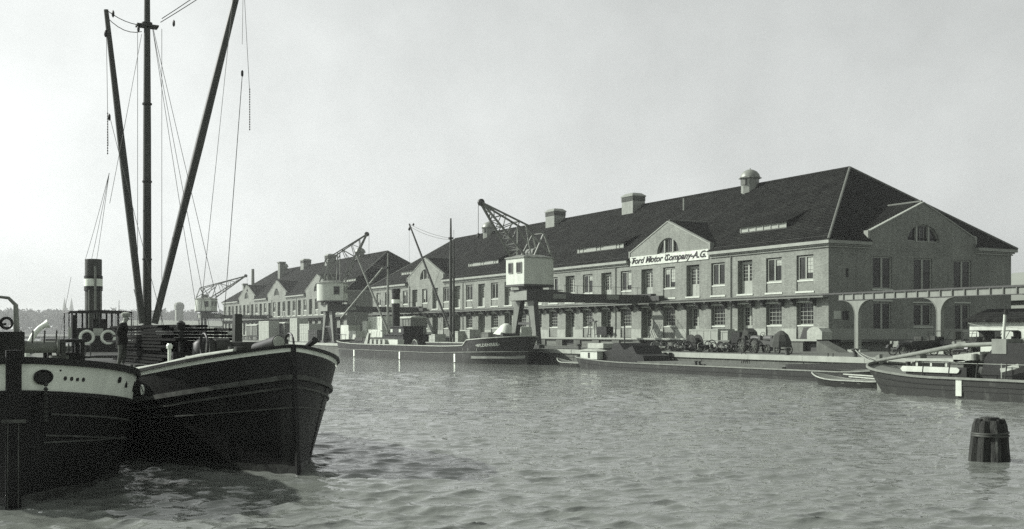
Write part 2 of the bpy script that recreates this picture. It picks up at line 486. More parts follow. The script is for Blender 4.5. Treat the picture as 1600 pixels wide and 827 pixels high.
# timber rubbing posts and ladder recesses on the wall
lad = MB()
for s in (-.24, .24): lad.box(-.17, s-.03, -.6, -.12, s+.03, ZQ+.28)
for k in range(7): lad.box(-.16, -.24, -.4+k*.29, -.13, .24, -.36+k*.29)
for k, (u, nm) in enumerate(((1165, 'between the two tractors'), (1301, 'beside the white post of the quay'), (935, 'behind the barge cabin roof'))):
    y = onX(u, XQ)
    o = obj(lad.mesh('quay_ladder', iron), 'quay_ladder', None, (XQ-.06, y, 0))
    tag(o, 'iron ladder on the quay wall ' + nm, 'ladder', 'ladders on the quay wall')
pile = MB()
pile.tube([(0,0,-2),(0,0,ZQ+.02)], [.17,.15], 9)
for k, (u, nm) in enumerate(((1033, 'leftmost'), (1040.5, 'middle'), (1049, 'rightmost'))):
    o = obj(pile.mesh('fender_pile', timber_d, 40), 'fender_pile', None, (XQ-.42, onX(u, XQ-.3), 0))
    tag(o, nm + ' of the three dark timber fender piles on the quay wall behind the long barge', 'pile', 'fender piles on the quay wall')

# railway on the quay
for i, x in enumerate((61.3, 62.74, 65.3, 66.74)):
    o = structure(MB().box(x-.035, 20, ZQ, x+.035, 330, ZQ+.012).build('quay_rail', iron))
for x in (57.0,):
    structure(MB().box(x-.04, 30, ZQ+.004, x+.04, 330, ZQ+.03).build('crane_rail', iron))

# ================================================================== warehouses
def course_plane(mb, A, B, Cc, D, n, lift=.055, gaps=None, ax=1, ng=3):
    """tiled slope: eave A-B, ridge D-C (D above A); n courses, each a lapped step"""
    A, B, Cc, D = map(Vector, (A, B, Cc, D))
    nrm = (B-A).cross(D-A)
    if nrm.length < 1e-6: nrm = (B-A).cross(Cc-A)
    nrm.normalize()
    if nrm.z < 0: nrm = -nrm
    for i in range(n):
        t0, t1 = i/n, (i+1)/n
        l0, r0, l1, r1 = A.lerp(D, t0), B.lerp(Cc, t0), A.lerp(D, t1), B.lerp(Cc, t1)
        up = nrm*lift
        parts = [(0.0, 1.0)]
        if gaps and i < ng:                              # the eave stops where a gable wall rises through it
            cs = sorted((c-l0[ax])/(r0[ax]-l0[ax]) for g_ in gaps for c in g_)
            cs = [0.0] + cs + [1.0]; parts = list(zip(cs[::2], cs[1::2]))
        for a_, b_ in parts:
            p0, q0, p1, q1 = l0.lerp(r0, a_), l0.lerp(r0, b_), l1.lerp(r1, a_), l1.lerp(r1, b_)
            mb.quad(p0+up, q0+up, q1, p1)
            mb.quad(p0, q0, q0+up, p0+up)

def frame_ring(mb, x0, x1, y0, y1, z0, z1, t):
    mb.box(x0, y0, z0, x1, y0+t, z1); mb.box(x0, y1-t, z0, x1, y1, z1)
    mb.box(x0, y0+t, z1-t, x1, y1-t, z1); mb.box(x0, y0+t, z0, x1, y1-t, z0+t)

# window and door pieces, local: x into the wall, y along it, z up from the opening's foot
WW = 2.28
def pieces():
    P = {}
    h = 2.40                                       # two-light casement, upper floor
    m = MB(); frame_ring(m, .17, .28, -WW/2+.10, WW/2-.10, 0, h-.10, .13); m.box(.16, -.085, .13, .27, .085, h-.23)
    P['cas'] = m.mesh('window', frame_w)
    m = MB(); m.quad((.26,-.87,.17),(.26,-.10,.17),(.26,-.10,h-.27),(.26,-.87,h-.27))
    for k in range(1, 5): m.box(.245, -.87, .17+k*.39, .258, -.10, .195+k*.39)
    m.box(.245, -.50, .17, .258, -.475, h-.27)
    P['pane'] = m.mesh('pane', [glass])
    m = MB(); m.box(.05, -WW/2+.02, -.14, .42, WW/2-.02, -.002); P['sill'] = m.mesh('sill', stone)
    m = MB(); m.box(-.07, -WW/2-.12, -.17, .30, WW/2+.12, 0); P['sill2'] = m.mesh('sill', stone)
    m = MB(); m.box(.10, -WW/2+.002, .002, .40, WW/2-.002, .90); P['apron'] = m.mesh('apron', brickF)
    # many-light window, ground floor
    h = 2.15
    m = MB(); frame_ring(m, .30, .40, -WW/2+.10, WW/2-.10, 0, h, .10)
    for k in range(1, 4): m.box(.31, -1.04+k*.52-.022, .10, .36, -1.04+k*.52+.022, h-.10)
    for k in range(1, 5): m.box(.312, -1.04, .10+k*.39-.022, .362, 1.04, .10+k*.39+.022)
    P['grid'] = m.mesh('window', frame_w)
    m = MB(); m.quad((.37,-1.04,.1),(.37,1.04,.1),(.37,1.04,h-.1),(.37,-1.04,h-.1)); P['gpane'] = m.mesh('pane', glass)
    # tall double door with glazed upper lights
    for nm, h, dep in (('udoor', 3.40, .50), ('ldoor', 3.56, .72)):
        m = MB()
        frame_ring(m, dep-.02, dep+.10, -WW/2+.08, WW/2-.08, 0, h-.10, .12)
        for s in (-1, 1):
            a, b = (-WW/2+.2, -.01) if s < 0 else (.01, WW/2-.2)
            m.box(dep+.02, a, .12, dep+.08, b, 1.35)
            m.box(dep+.02, a, 1.35, dep+.08, a+.12, h-.22); m.box(dep+.02, b-.12, 1.35, dep+.08, b, h-.22)
            m.box(dep+.02, a+.12, h-.36, dep+.08, b-.12, h-.22)
            for k in range(1, 5): m.box(dep+.03, a+.12, 1.35+k*.36, dep+.07, b-.12, 1.39+k*.36)
            m.box(dep+.03, (a+b)/2-.02, 1.35, dep+.07, (a+b)/2+.02, h-.36)
        P[nm] = m.mesh('door', door_w)
        m = MB(); m.quad((dep+.06,-.98,1.35),(dep+.06,.98,1.35),(dep+.06,.98,h-.36),(dep+.06,-.98,h-.36))
        P[nm+'_pane'] = m.mesh('pane', glass)
    m = MB(); m.box(-.05, -WW/2-.10, 0, .22, WW/2+.10, .10); P['lintel'] = m.mesh('lintel', stone)
    for k, hh in enumerate((.55, .95, 1.45)):
        P['blind%d' % k] = MB().box(.247, -.84, 2.13-hh, .2515, -.12, 2.13).mesh('blind', canvas)
    return P
PC = pieces()
brand = random.Random(21)

def wall_grid(mb, fn, u0, u1, v0, v1, holes, depth):
    us = sorted({u0, u1} | {h[0] for h in holes} | {h[1] for h in holes})
    vs_ = sorted({v0, v1} | {h[2] for h in holes} | {h[3] for h in holes})
    for a, b in zip(us, us[1:]):
        run = None
        for c, d in zip(vs_, vs_[1:]):
            mu_, mv = (a+b)/2, (c+d)/2
            inside = any(h[0] < mu_ < h[1] and h[2] < mv < h[3] for h in holes)
            if inside:
                if run: mb.quad(fn(a, run[0], 0), fn(b, run[0], 0), fn(b, run[1], 0), fn(a, run[1], 0)); run = None
            else: run = (run[0], d) if run else (c, d)
        if run: mb.quad(fn(a, run[0], 0), fn(b, run[0], 0), fn(b, run[1], 0), fn(a, run[1], 0))
    for (a, b, c, d) in holes:
        mb.quad(fn(a,c,0), fn(a,d,0), fn(a,d,depth), fn(a,c,depth)); mb.quad(fn(b,c,0), fn(b,d,0), fn(b,d,depth), fn(b,c,depth))
        mb.quad(fn(a,d,0), fn(b,d,0), fn(b,d,depth), fn(a,d,depth)); mb.quad(fn(a,c,0), fn(b,c,0), fn(b,c,depth), fn(a,c,depth))
        mb.quad(fn(a,c,depth), fn(b,c,depth), fn(b,d,depth), fn(a,d,depth))

HP, HL, HC, HG, HR = 1.10, 5.27, 9.67, 10.30, 19.2      # platform, crane ledge, cornice foot, gutter, ridge above the quay
DEP = 25.3

def gable(parent, y0, y1, zs, zp, lun_w, lun_z, lun_h, roof_back, xw=-.012, side=False, fnm=None, brick=None):
    """cross gable: wall with segmental window, copings, kneelers and its own tiled roof"""
    yc = (y0+y1)/2
    fn = fnm or (lambda a, b, t: (xw + t, a, b))
    outer = [(y0, HC-.02), (y1, HC-.02), (y1, zs), (yc, zp), (y0, zs)]
    hole = arc(yc, lun_z, lun_w/2, 0, 180, 14, lun_h)
    g = MB().plate_hole(outer, hole, fn, 0, .38).build('gable_wall', brick or brickF, parent)
    w = MB()
    pts = arc(yc, lun_z, lun_w/2, 0, 180, 14, lun_h)
    for (a, b), (c, d) in zip(pts, pts[1:]):
        w.bar(fn(a, b-.04, .26), fn(c, d-.04, .26), .12, .12)
    w.bar(fn(yc-lun_w/2, lun_z+.05, .26), fn(yc+lun_w/2, lun_z+.05, .26), .12, .12)
    for s in (-1, 1):
        zz = lun_h*math.sqrt(1-(.19*2)**2)
        w.bar(fn(yc+s*lun_w*.19, lun_z, .22), fn(yc+s*lun_w*.19, lun_z+zz, .22), .24, .2)
        for k in (.33, .66):
            w.bar(fn(yc+s*lun_w*.19*(2*k-1), lun_z, .26), fn(yc+s*lun_w*.19*(2*k-1), lun_z+lun_h*.95, .26), .035, .03)
    wo = w.build('gable_window', frame_w if brick is None else door_w, parent)
    p = MB().prism(pts, fn, .33, .34).build('pane', glass, wo)
    cp = MB()
    for s, ye in ((-1, y0), (1, y1)):
        cp.prism([(yc, zp+.02), (yc, zp+.15), (ye+s*.14, zs+.09), (ye+s*.14, zs-.04)], fn, -.06, .46)
        cp.prism([(ye-s*.02, zs-.85), (ye+s*.20, zs-.55), (ye+s*.20, zs+.2), (ye-s*.02, zs+.2)], fn, -.09, .45)
    cp.build('gable_coping', cornice_m, parent)
    # little roof behind: ridge runs back to the main slope
    t = MB()
    f0 = lambda a, b, x: fn(a, b, x - (xw if fnm is None else 0))
    for s, ye in ((-1, y0), (1, y1)):
        xb = roof_back(zs)
        A_, B_ = fn(ye, zs+.10, .40), fn(ye, zs+.10, xb)
        course_plane(t, A_, B_, fn(yc, zp+.16, roof_back(zp)), fn(yc, zp+.16, .40), 22)
    # ridge capping
    t2 = MB(); t2.tube([fn(yc, zp+.20, .2), fn(yc, zp+.20, roof_back(zp)+.1)], .12, 7)
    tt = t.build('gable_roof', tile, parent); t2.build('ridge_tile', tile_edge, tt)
    ck = MB()
    for ye in (y0, y1):                                  # cheeks under the little roof
        ck.quad(fn(ye, HG, .3), fn(ye, zs+.10, .3), fn(ye, zs+.10, roof_back(zs)))
    ck.build('gable_cheek', brick or brickF, parent)

def shed_dormer(parent, ya, yb, roofz, xfront=2.45, x2=5.15, panes=6, groups=None):
    z0, z1 = roofz(xfront)-.02, roofz(xfront)+.62
    zb = roofz(x2)
    r = MB()
    course_plane(r, (xfront-.25, ya-.15, z1-.03), (xfront-.25, yb+.15, z1-.03), (x2, yb+.15, zb+.03), (x2, ya-.15, zb+.03), 8)
    for y in (ya, yb):
        r.quad((xfront, y, z0), (xfront, y, z1), (x2, y, zb))
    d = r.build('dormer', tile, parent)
    f = MB(); frame_ring(f, xfront-.06, xfront+.06, ya, yb, z0-.05, z1+.02, .10)
    gl = groups or [(0, 1)]
    n = panes
    L = yb-ya-.2
    if groups is None:
        for k in range(1, n): f.box(xfront-.05, ya+.1+L*k/n-.07, z0, xfront+.05, ya+.1+L*k/n+.07, z1)
    else:
        last = 0
        for (a, b) in groups:
            f.box(xfront-.05, ya+.1+L*last, z0+.05, xfront+.04, ya+.1+L*a, z1-.08); last = b
            f.box(xfront-.05, ya+.1+L*(a+b)/2-.08, z0, xfront+.05, ya+.1+L*(a+b)/2+.08, z1)
        f.box(xfront-.05, ya+.1+L*last, z0+.05, xfront+.04, yb-.1, z1-.08)
    f.build('dormer_frame', frame_w, d)
    g = MB(); g.quad((xfront+.02, ya+.1, z0), (xfront+.02, yb-.1, z0), (xfront+.02, yb-.1, z1), (xfront+.02, ya+.1, z1))
    g.build('dormer_glass', far_l, d)

def roof_vent(parent, x, y, kind, roofz):
    if kind == 'dome':
        m = MB(); w = 1.05
        m.lathe([(w, roofz-3.2), (w, roofz+.62)], (x, y, 0), 8)
        m.lathe([(w+.02, roofz+.62), (w+.32, roofz+.70), (w+.32, roofz+.76), (w+.12, roofz+.86)], (x, y, 0), 8)
        v = m.build('roof_vent', vent_m, parent)
        d = MB(); d.lathe([(w+.14, roofz+.86), (w+.02, roofz+1.2), (w*.75, roofz+1.52), (w*.4, roofz+1.72), (.08, roofz+1.80), (.05, roofz+1.95)], (x, y, 0), 14)
        d.build('dome', vent_m, v, 40)
        MB().box(x-w-.03, y-.42, roofz-.1, x+.2, y+.42, roofz+.55).build('louvre', vent_d, v)
    elif kind == 'box':
        m = MB(); a, b = 1.0, 1.35
        m.box(x-a, y-b, roofz-3.4, x+a, y+b, roofz+.55)
        v = m.build('roof_vent', vent_m, parent)
        l_ = MB()
        l_.box(x-a-.02, y-b-.02, roofz+.55, x+a+.02, y+b+.02, roofz+1.18)
        for k in range(6):
            l_.box(x-a-.07, y-b-.07, roofz+.58+k*.1, x+a+.07, y+b+.07, roofz+.61+k*.1)
        l_.build('louvre', vent_d, v)
        c = MB(); c.lathe([(1.75, roofz+1.18), (1.75, roofz+1.30), (1.15, roofz+1.66), (.95, roofz+1.70)], (0, 0, 0), 4)
        s2 = math.sqrt(.5)
        c.v = [(x + (p[0]*s2 - p[1]*s2)*.92, y + (p[0]*s2 + p[1]*s2)*1.18, p[2]) for p in c.v]
        c.build('vent_cap', vent_m, v)

def warehouse(name, label, Y0, nb, pitch, doors, gables, dorms, vents, near, hipn, hipf):
    L = 3.1*2 + pitch*(nb-1)
    w = thing(name, label, 'warehouse', (73.0, Y0, ZQ), 0, 'brick quay warehouses')
    slope = (HR-HG)/(DEP/2+.45)
    roofz = lambda x: HG + slope*(x+.45)
    xr = DEP/2
    # ---- front wall with all openings
    holes = []; spec = []
    for k in range(nb):
        y = 3.1 + pitch*k
        holes.append((y-WW/2, y+WW/2, 5.68, 9.12)); holes.append((y-WW/2, y+WW/2, HP+.02, 4.66))
        spec.append((y, k in doors))
    fr = MB(); fnF = lambda a, b, t: (t, a, b)
    wall_grid(fr, fnF, 0, L, HP, HC, holes, .95)
    fr.build('front_wall', brickF, w)
    # plinth course between the openings
    ys = [0.0] + sum([[y-WW/2, y+WW/2] for y, _ in spec], []) + [L]
    for a, b in zip(ys[::2], ys[1::2]): MB().box(-.03, a+.002, HP, .2, b-.002, HP+1.02).build('plinth', plinth, w)
    # ---- side and rear walls
    sd = MB(); fnS = lambda a, b, t: (a, t, b)
    sh = []
    if near:
        for xc, tall in ((6.9, 0), (12.4, 1), (18.0, 0)):
            sh.append((xc-1.28, xc+1.28, 5.4 if tall else 5.9, 9.0))
        sh += [(5.7, 8.1, HP+.02, 4.65), (11.1, 13.6, 2.35, 4.55), (16.9, 19.1, HP+.02, 4.6),
               (2.15, 2.55, 6.9, 7.75), (1.7, 2.6, 2.9, 3.75), (21.7, 22.6, 2.5, 3.7)]
    wall_grid(sd, fnS, .002, DEP, 0, HC, sh, .35)
    sd.quad((DEP, 0, 0), (DEP, L, 0), (DEP, L, HC), (DEP, 0, HC))
    sd.quad((0, L, 0), (DEP, L, 0), (DEP, L, HC), (0, L, HC))
    sd.build('side_wall', brickS, w)
    if near:
        for (a, b, c, d) in sh:
            wd = b-a; f = MB()
            f.box(a+.02, .14, c+.02, a+.14, .24, d-.02); f.box(b-.14, .14, c+.02, b-.02, .24, d-.02)
            f.box(a+.14, .14, d-.14, b-.14, .24, d-.02); f.box(a+.14, .14, c+.02, b-.14, .24, c+.12)
            if wd > 1.5:
                f.box((a+b)/2-.11, .13, c+.12, (a+b)/2+.11, .23, d-.14)
                g5 = [(a+.14, c+(d-c)*k/5) for k in range(1, 5)]
            fo = f.build('window', door_w if wd > 1.5 else steel_d, w)
            MB().quad((a+.05, .22, c+.05), (b-.05, .22, c+.05), (b-.05, .22, d-.05), (a+.05, .22, d-.05)).build('pane', glass, fo)
            if wd > 1.5:
                for (a_, z_) in g5: MB().box(a_, .17, z_, b-.14, .20, z_+.035).build('glazing_bar', steel_d, fo)
            if wd > 1.5 and c > 2: MB().box(a-.08, -.09, c-.16, b+.08, .12, c-.004).build('sill', stone, fo)
            if c < 3 and wd > 1.5: MB().box(a-.1, -.06, d+.06, b+.1, .10, d+.18).build('lintel', stone, fo)
        MB().box(.62, -.03, 3.0, 1.5, -.002, 3.75).build('notice_board', white_c, w)
        MB().box(.0, -.03, HP-1.1, DEP, -.004, HP+1.0).build('plinth', mat('plinth_side', .24, .9, .12, .8), w)
    # ---- windows and doors of the front
    for y, is_door in spec:
        if is_door:
            o = obj(PC['udoor'], 'door', w, (0, y, 5.68)); obj(PC['udoor_pane'], 'pane', o); obj(PC['sill2'], 'sill', o)
            o = obj(PC['ldoor'], 'door', w, (0, y, HP+.02)); obj(PC['ldoor_pane'], 'pane', o)
            obj(PC['lintel'], 'lintel', o, (0, 0, 3.50))
        else:
            o = obj(PC['cas'], 'window', w, (0, y, 6.74)); obj(PC['pane'], 'pane', o); obj(PC['pane'], 'pane', o, (0, .97, 0))
            for dy in (0, .97):
                if brand.random() < .38: obj(PC['blind%d' % brand.randrange(3)], 'blind', o, (0, dy, 0))
            obj(PC['sill'], 'sill', o); obj(PC['sill2'], 'sill', o, (0, 0, -1.06)); obj(PC['apron'], 'apron', o, (0, 0, -1.05))
            o = obj(PC['grid'], 'window', w, (0, y, 2.46)); obj(PC['gpane'], 'pane', o); obj(PC['sill'], 'sill', o)
            a = obj(PC['apron'], 'apron', o, (0, 0, -1.30)); a.scale = (1, 1, 1.27)
            obj(PC['lintel'], 'lintel', o, (0, 0, 2.14))
    # ---- cornice with gutter
    c = MB()
    segs = [0.0]
    for (a, b) in gables: segs += [a-.2, b+.2]
    segs.append(L)
    def ring(mb, o, z0, z1, gaps=True):
        for a, b in zip(segs[::2], segs[1::2]):
            mb.box(-o, a-(o if a == 0 else 0), z0, .3, b+(o if b == L else 0), z1)
        mb.box(.3, L-.3, z0, DEP+o, L+o, z1)
        mb.box(DEP-.3, -o, z0, DEP+o, L-.3, z1)
        if near:
            mb.box(.3, -o, z0, 5.1, .3, z1); mb.box(19.85, -o, z0, DEP-.3, .3, z1)
        else: mb.box(.3, -o, z0, DEP-.3, .3, z1)
    ring(c, .14, HC, HC+.13); ring(c, .26, HC+.19, HC+.30); ring(c, .46, HC+.33, HG)
    c.build('cornice', cornice_m, w)
    fl = MB(); ring(fl, .05, HC+.13, HC+.19); ring(fl, .15, HC+.30, HC+.33); fl.build('cornice_shadow_joint', cornice_m, w)
    # ---- roof
    t = MB(); e = .45
    A, B, C2, D = (-e, -e, HG), (-e, L+e, HG), (DEP+e, L+e, HG), (DEP+e, -e, HG)
    Rn, Rf = (xr, hipn, HR), (xr, L-hipf, HR)
    n = 46
    course_plane(t, A, B, Rf, Rn, n, gaps=gables); course_plane(t, C2, D, Rn, Rf, n, .02)
    course_plane(t, D, A, Rn, Rn, n, .075, gaps=[(5.1, 19.8)] if near else None, ax=0); course_plane(t, B, C2, Rf, Rf, n)
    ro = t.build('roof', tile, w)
    for p, q in ((A, Rn), (D, Rn), (B, Rf), (C2, Rf)): MB().tube([Vector(p)+Vector((0,0,.05)), Vector(q)+Vector((0,0,.05))], .13, 7).build('hip_tile', tile_edge, ro)
    MB().tube([Vector(Rn)+Vector((0,0,.05)), Vector(Rf)+Vector((0,0,.05))], .14, 7).build('ridge_tile', tile, ro)
    sg = MB()                                              # snow guard along the eave
    for a, b in zip(segs[::2], segs[1::2]): sg.bar((-.1, a, HG+.42), (-.1, b, HG+.42), .03)
    for k in range(int(L/1.6)):
        if any(a < .5+k*1.6 < b for a, b in zip(segs[::2], segs[1::2])): sg.bar((-.1, .5+k*1.6, HG+.2), (-.1, .5+k*1.6, HG+.44), .03)
    sg.build('snow_guard', iron, ro)
    rb = lambda z: (z-HG)/slope - .45 + .10
    for (a, b) in gables: gable(w, a, b, 11.15, 14.2, 4.1, 10.72, 1.72, rb)
    for (a, b, pn, gr) in dorms: shed_dormer(w, a, b, roofz, panes=pn, groups=gr)
    for (x, y, kind) in vents: roof_vent(w, x, y, kind, HR)
    if near:
        hs = (HR-HG)/(hipn+e)
        gable(w, 5.1, 19.8, 11.22, 14.4, 4.4, 10.6, 1.72, lambda z: (z-HG)/hs - e + .12, fnm=lambda a, b, tt: (a, -.012+tt, b), brick=brickS)
        p = MB(); p.tube([(3.2, L*.192, roofz(3.2)-.1), (3.2, L*.192, 0)], .1, 6)
        MB().tube([(9.4, 37.6-3.1, roofz(9.4)-.2), (9.4, 37.6-3.1, roofz(9.4)+1.5)], .14, 8).build('vent_pipe', vent_m, w)
    # ---- crane ledge on brackets
    MB().box(-.85, -.15, HL-.28, -.001, L, HL-.05).box(-.95, -.15, HL-.05, -.001, L, HL).build('crane_ledge', steel_g, w)
    MB().box(-.62, -.15, HL+.001, -.54, L, HL+.06).build('crane_rail', steel_d, w)
    br = MB(); br.prism([(-.02, HL-.28), (-.80, HL-.28), (-.80, HL-.42), (-.46, HL-.56), (-.42, HL-.80), (-.24, HL-.86), (-.02, HL-1.0)], lambda a, b, tt: (a, tt, b), -.16, .16)
    bme = br.mesh('bracket', steel_d)
    for y, _ in spec:
        for s in (-1.32, 1.32): obj(bme, 'bracket', w, (0, y+s, 0))
    # ---- downpipes
    for k in range(2, nb, 5):
        y = 3.1 + pitch*(k+.5)
        d = MB(); d.tube([(-.09, y, HC+.1), (-.09, y, HL)], .06, 6); d.tube([(-.09, y, HL-.3), (-.09, y, HP)], .06, 6)
        d.build('downpipe', vent_m, w)
    # ---- loading platform
    d = MB(); d.box(-3.0, -1.6, .86, -.032, L, HP); d.box(-3.0, -1.6, .86, DEP*.9, -.035, HP-.02) if near else None
    pf = d.build('loading_platform', concrete, w)
    d = MB(); d.box(-3.05, -1.65, .95, -2.95, L, HP+.03).build('platform_edge', coping, w)
    pier = MB().box(-2.95, -.75, 0, -2.6, .75, .858).mesh('pier', concrete)
    back = MB().box(-2.45, -1.5, 0, -.2, L-.2, .856).build('platform_core', steel_d, w)
    pan = MB().box(-2.78, -1.3, 0, -2.62, 1.3, .80).mesh('platform_panel', timber)
    for k in range(nb):
        y = 3.1+pitch*k
        obj(pier, 'pier', pf, (0, y-pitch/2, 0))
        if k % 4 != 1: obj(pan, 'platform_panel', pf, (0, y, 0))
    return w

Y1 = 75.1
PIT = 4.33
b1 = warehouse('quay_warehouse', 'long two storey brick warehouse with hipped roof and script sign, nearest building on the quay', Y1, 27, PIT,
               set(range(2, 26, 2)), [(17.5, 32.5), (86.5, 101.5)],
               [(8.3, 15.4, 6, None), (37.5, 48.5, 0, [(.03,.15),(.42,.58),(.80,.97)]), (71.5, 82.0, 0, [(.03,.15),(.42,.58),(.84,.97)]), (103.5, 110.5, 6, None)],
               [(11.9, 25.0, 'dome'), (11.9, 49.3, 'box'), (11.9, 70.6, 'box'), (11.9, 93.6, 'dome')], True, 9.9, 9.9)
b2 = warehouse('quay_warehouse', 'second brick warehouse with three gables and tall chimneys, standing farther along the quay', 208.5, 25, 4.17,
               set(range(1, 24, 2)), [(11.5, 27.5), (43.2, 59.0), (72.0, 88.0)],
               [(1.5, 9, 5, None)],
               [(11.9, 25.0, 'dome'), (11.9, 46, 'box'), (11.9, 66, 'box'), (11.9, 86, 'dome')], False, 9.9, 9.9)
ch = MB(); ch.box(8.2, 77.0, 14.5, 9.6, 79.0, 20.4); ch.box(8.0, 76.8, 20.4, 9.8, 79.2, 20.7)
ch.build('chimney', brickS, b2)
ch = MB(); ch.tube([(3, 85.0, 10), (3, 85.0, 19.0)], [.5, .38], 10); ch.build('chimney', far_m, b2)
ch = MB(); ch.box(2.6, 93.5, 10.5, 3.6, 94.6, 15.0); ch.box(2.4, 93.3, 15.0, 3.8, 94.8, 15.4); ch.build('chimney', far_m, b2)

# ---- the sign over the first gable
sg = thing('sign', 'long white sign board with dark script lettering across the nearer front gable', 'sign', (72.97, Y1+17.6, ZQ+9.62))
MB().box(-.06, 0, -.03, -.005, 14.8, 1.06).build('sign_board', mat('sign_paint', .52, .6, .12, 1.5, streak=.2), sg)
vv, ff = text_geo('Ford Motor Company-A.G.', 1.0, .36, .038, 1.0)
x0 = min(p[0] for p in vv); x1 = max(p[0] for p in vv)
sx = 14.1/(x1-x0)
mm = MB(); mm.add([(-.075, 14.45-(p[0]-x0)*sx, .24 + p[1]*.98) for p in vv], ff)
for k, (px, r0) in enumerate(((.02, .30), (.265, .22), (.49, .26))):     # swashes on the capitals
    yc = 14.45 - px*14.1
    mm.tube([(-.08, yc+.35*math.cos(a*.5)+.10, .62+.30*math.sin(a*.5)) for a in range(2, 11)], [.02+.035*math.sin(i/8*3.14) for i in range(9)], 5)
mm.build('lettering', black_p, sg)

# ================================================================== crane runway beyond the warehouse
rw = thing('crane_runway', 'pale steel crane runway girder on arched columns past the warehouse corner', 'crane runway', (72.0, 61.6, ZQ))
YT = Y1 - 61.6 - 2.4
m = MB(); m.box(-.10, -32, HL-.62, .10, YT, HL-.10).build('girder_web', steel_l, rw)
m = MB(); m.box(-.22, -32, HL-.10, .22, YT+2.2, HL-.03); m.box(-.22, -32, HL-.68, .22, YT, HL-.62); m.box(-.05, -32, HL-.03, .05, YT+2.2, HL+.05)
m.build('girder_flange', steel_d, rw)
st = MB().box(-.20, -.05, HL-.62, -.101, .05, HL-.10).mesh('stiffener', steel_g)
for k in range(31): obj(st, 'stiffener', rw, (0, YT-.6-k*1.18, 0))
cp = [(-.20, 0), (.20, 0), (.20, HL-1.95)] + arc(1.50, HL-1.98, 1.30, 180, 90, 8)[1:] + [(1.5, HL-.66), (-1.5, HL-.66)] + arc(-1.50, HL-1.98, 1.30, 90, 0, 8)[:-1] + [(-.20, HL-1.95)]
cme = MB().prism(cp, lambda a, b, t: (t, a, b), -.17, .17).mesh('column', steel_l)
cfl = MB()
for s in (-1, 1):
    pts = [(s*.20, 0), (s*.20, HL-1.95)] + [(s*a, b) for a, b in arc(1.50, HL-1.98, 1.30, 180, 90, 8)[1:]]
    for (a, b), (c, d) in zip(pts, pts[1:]): cfl.bar((0, a, b), (0, c, d), .40, .05, up=(0, c-a and -(d-b) or 1, (c-a)))
cflm = cfl.mesh('column_flange', steel_l)
base = MB().box(-.5, -.75, 0, .5, .75, .22).mesh('column_base', coping)
for k in range(-3, 2):
    o = obj(cme, 'column', rw, (0, k*8.9, 0)); obj(cflm, 'column_flange', o); obj(base, 'column_base', o)

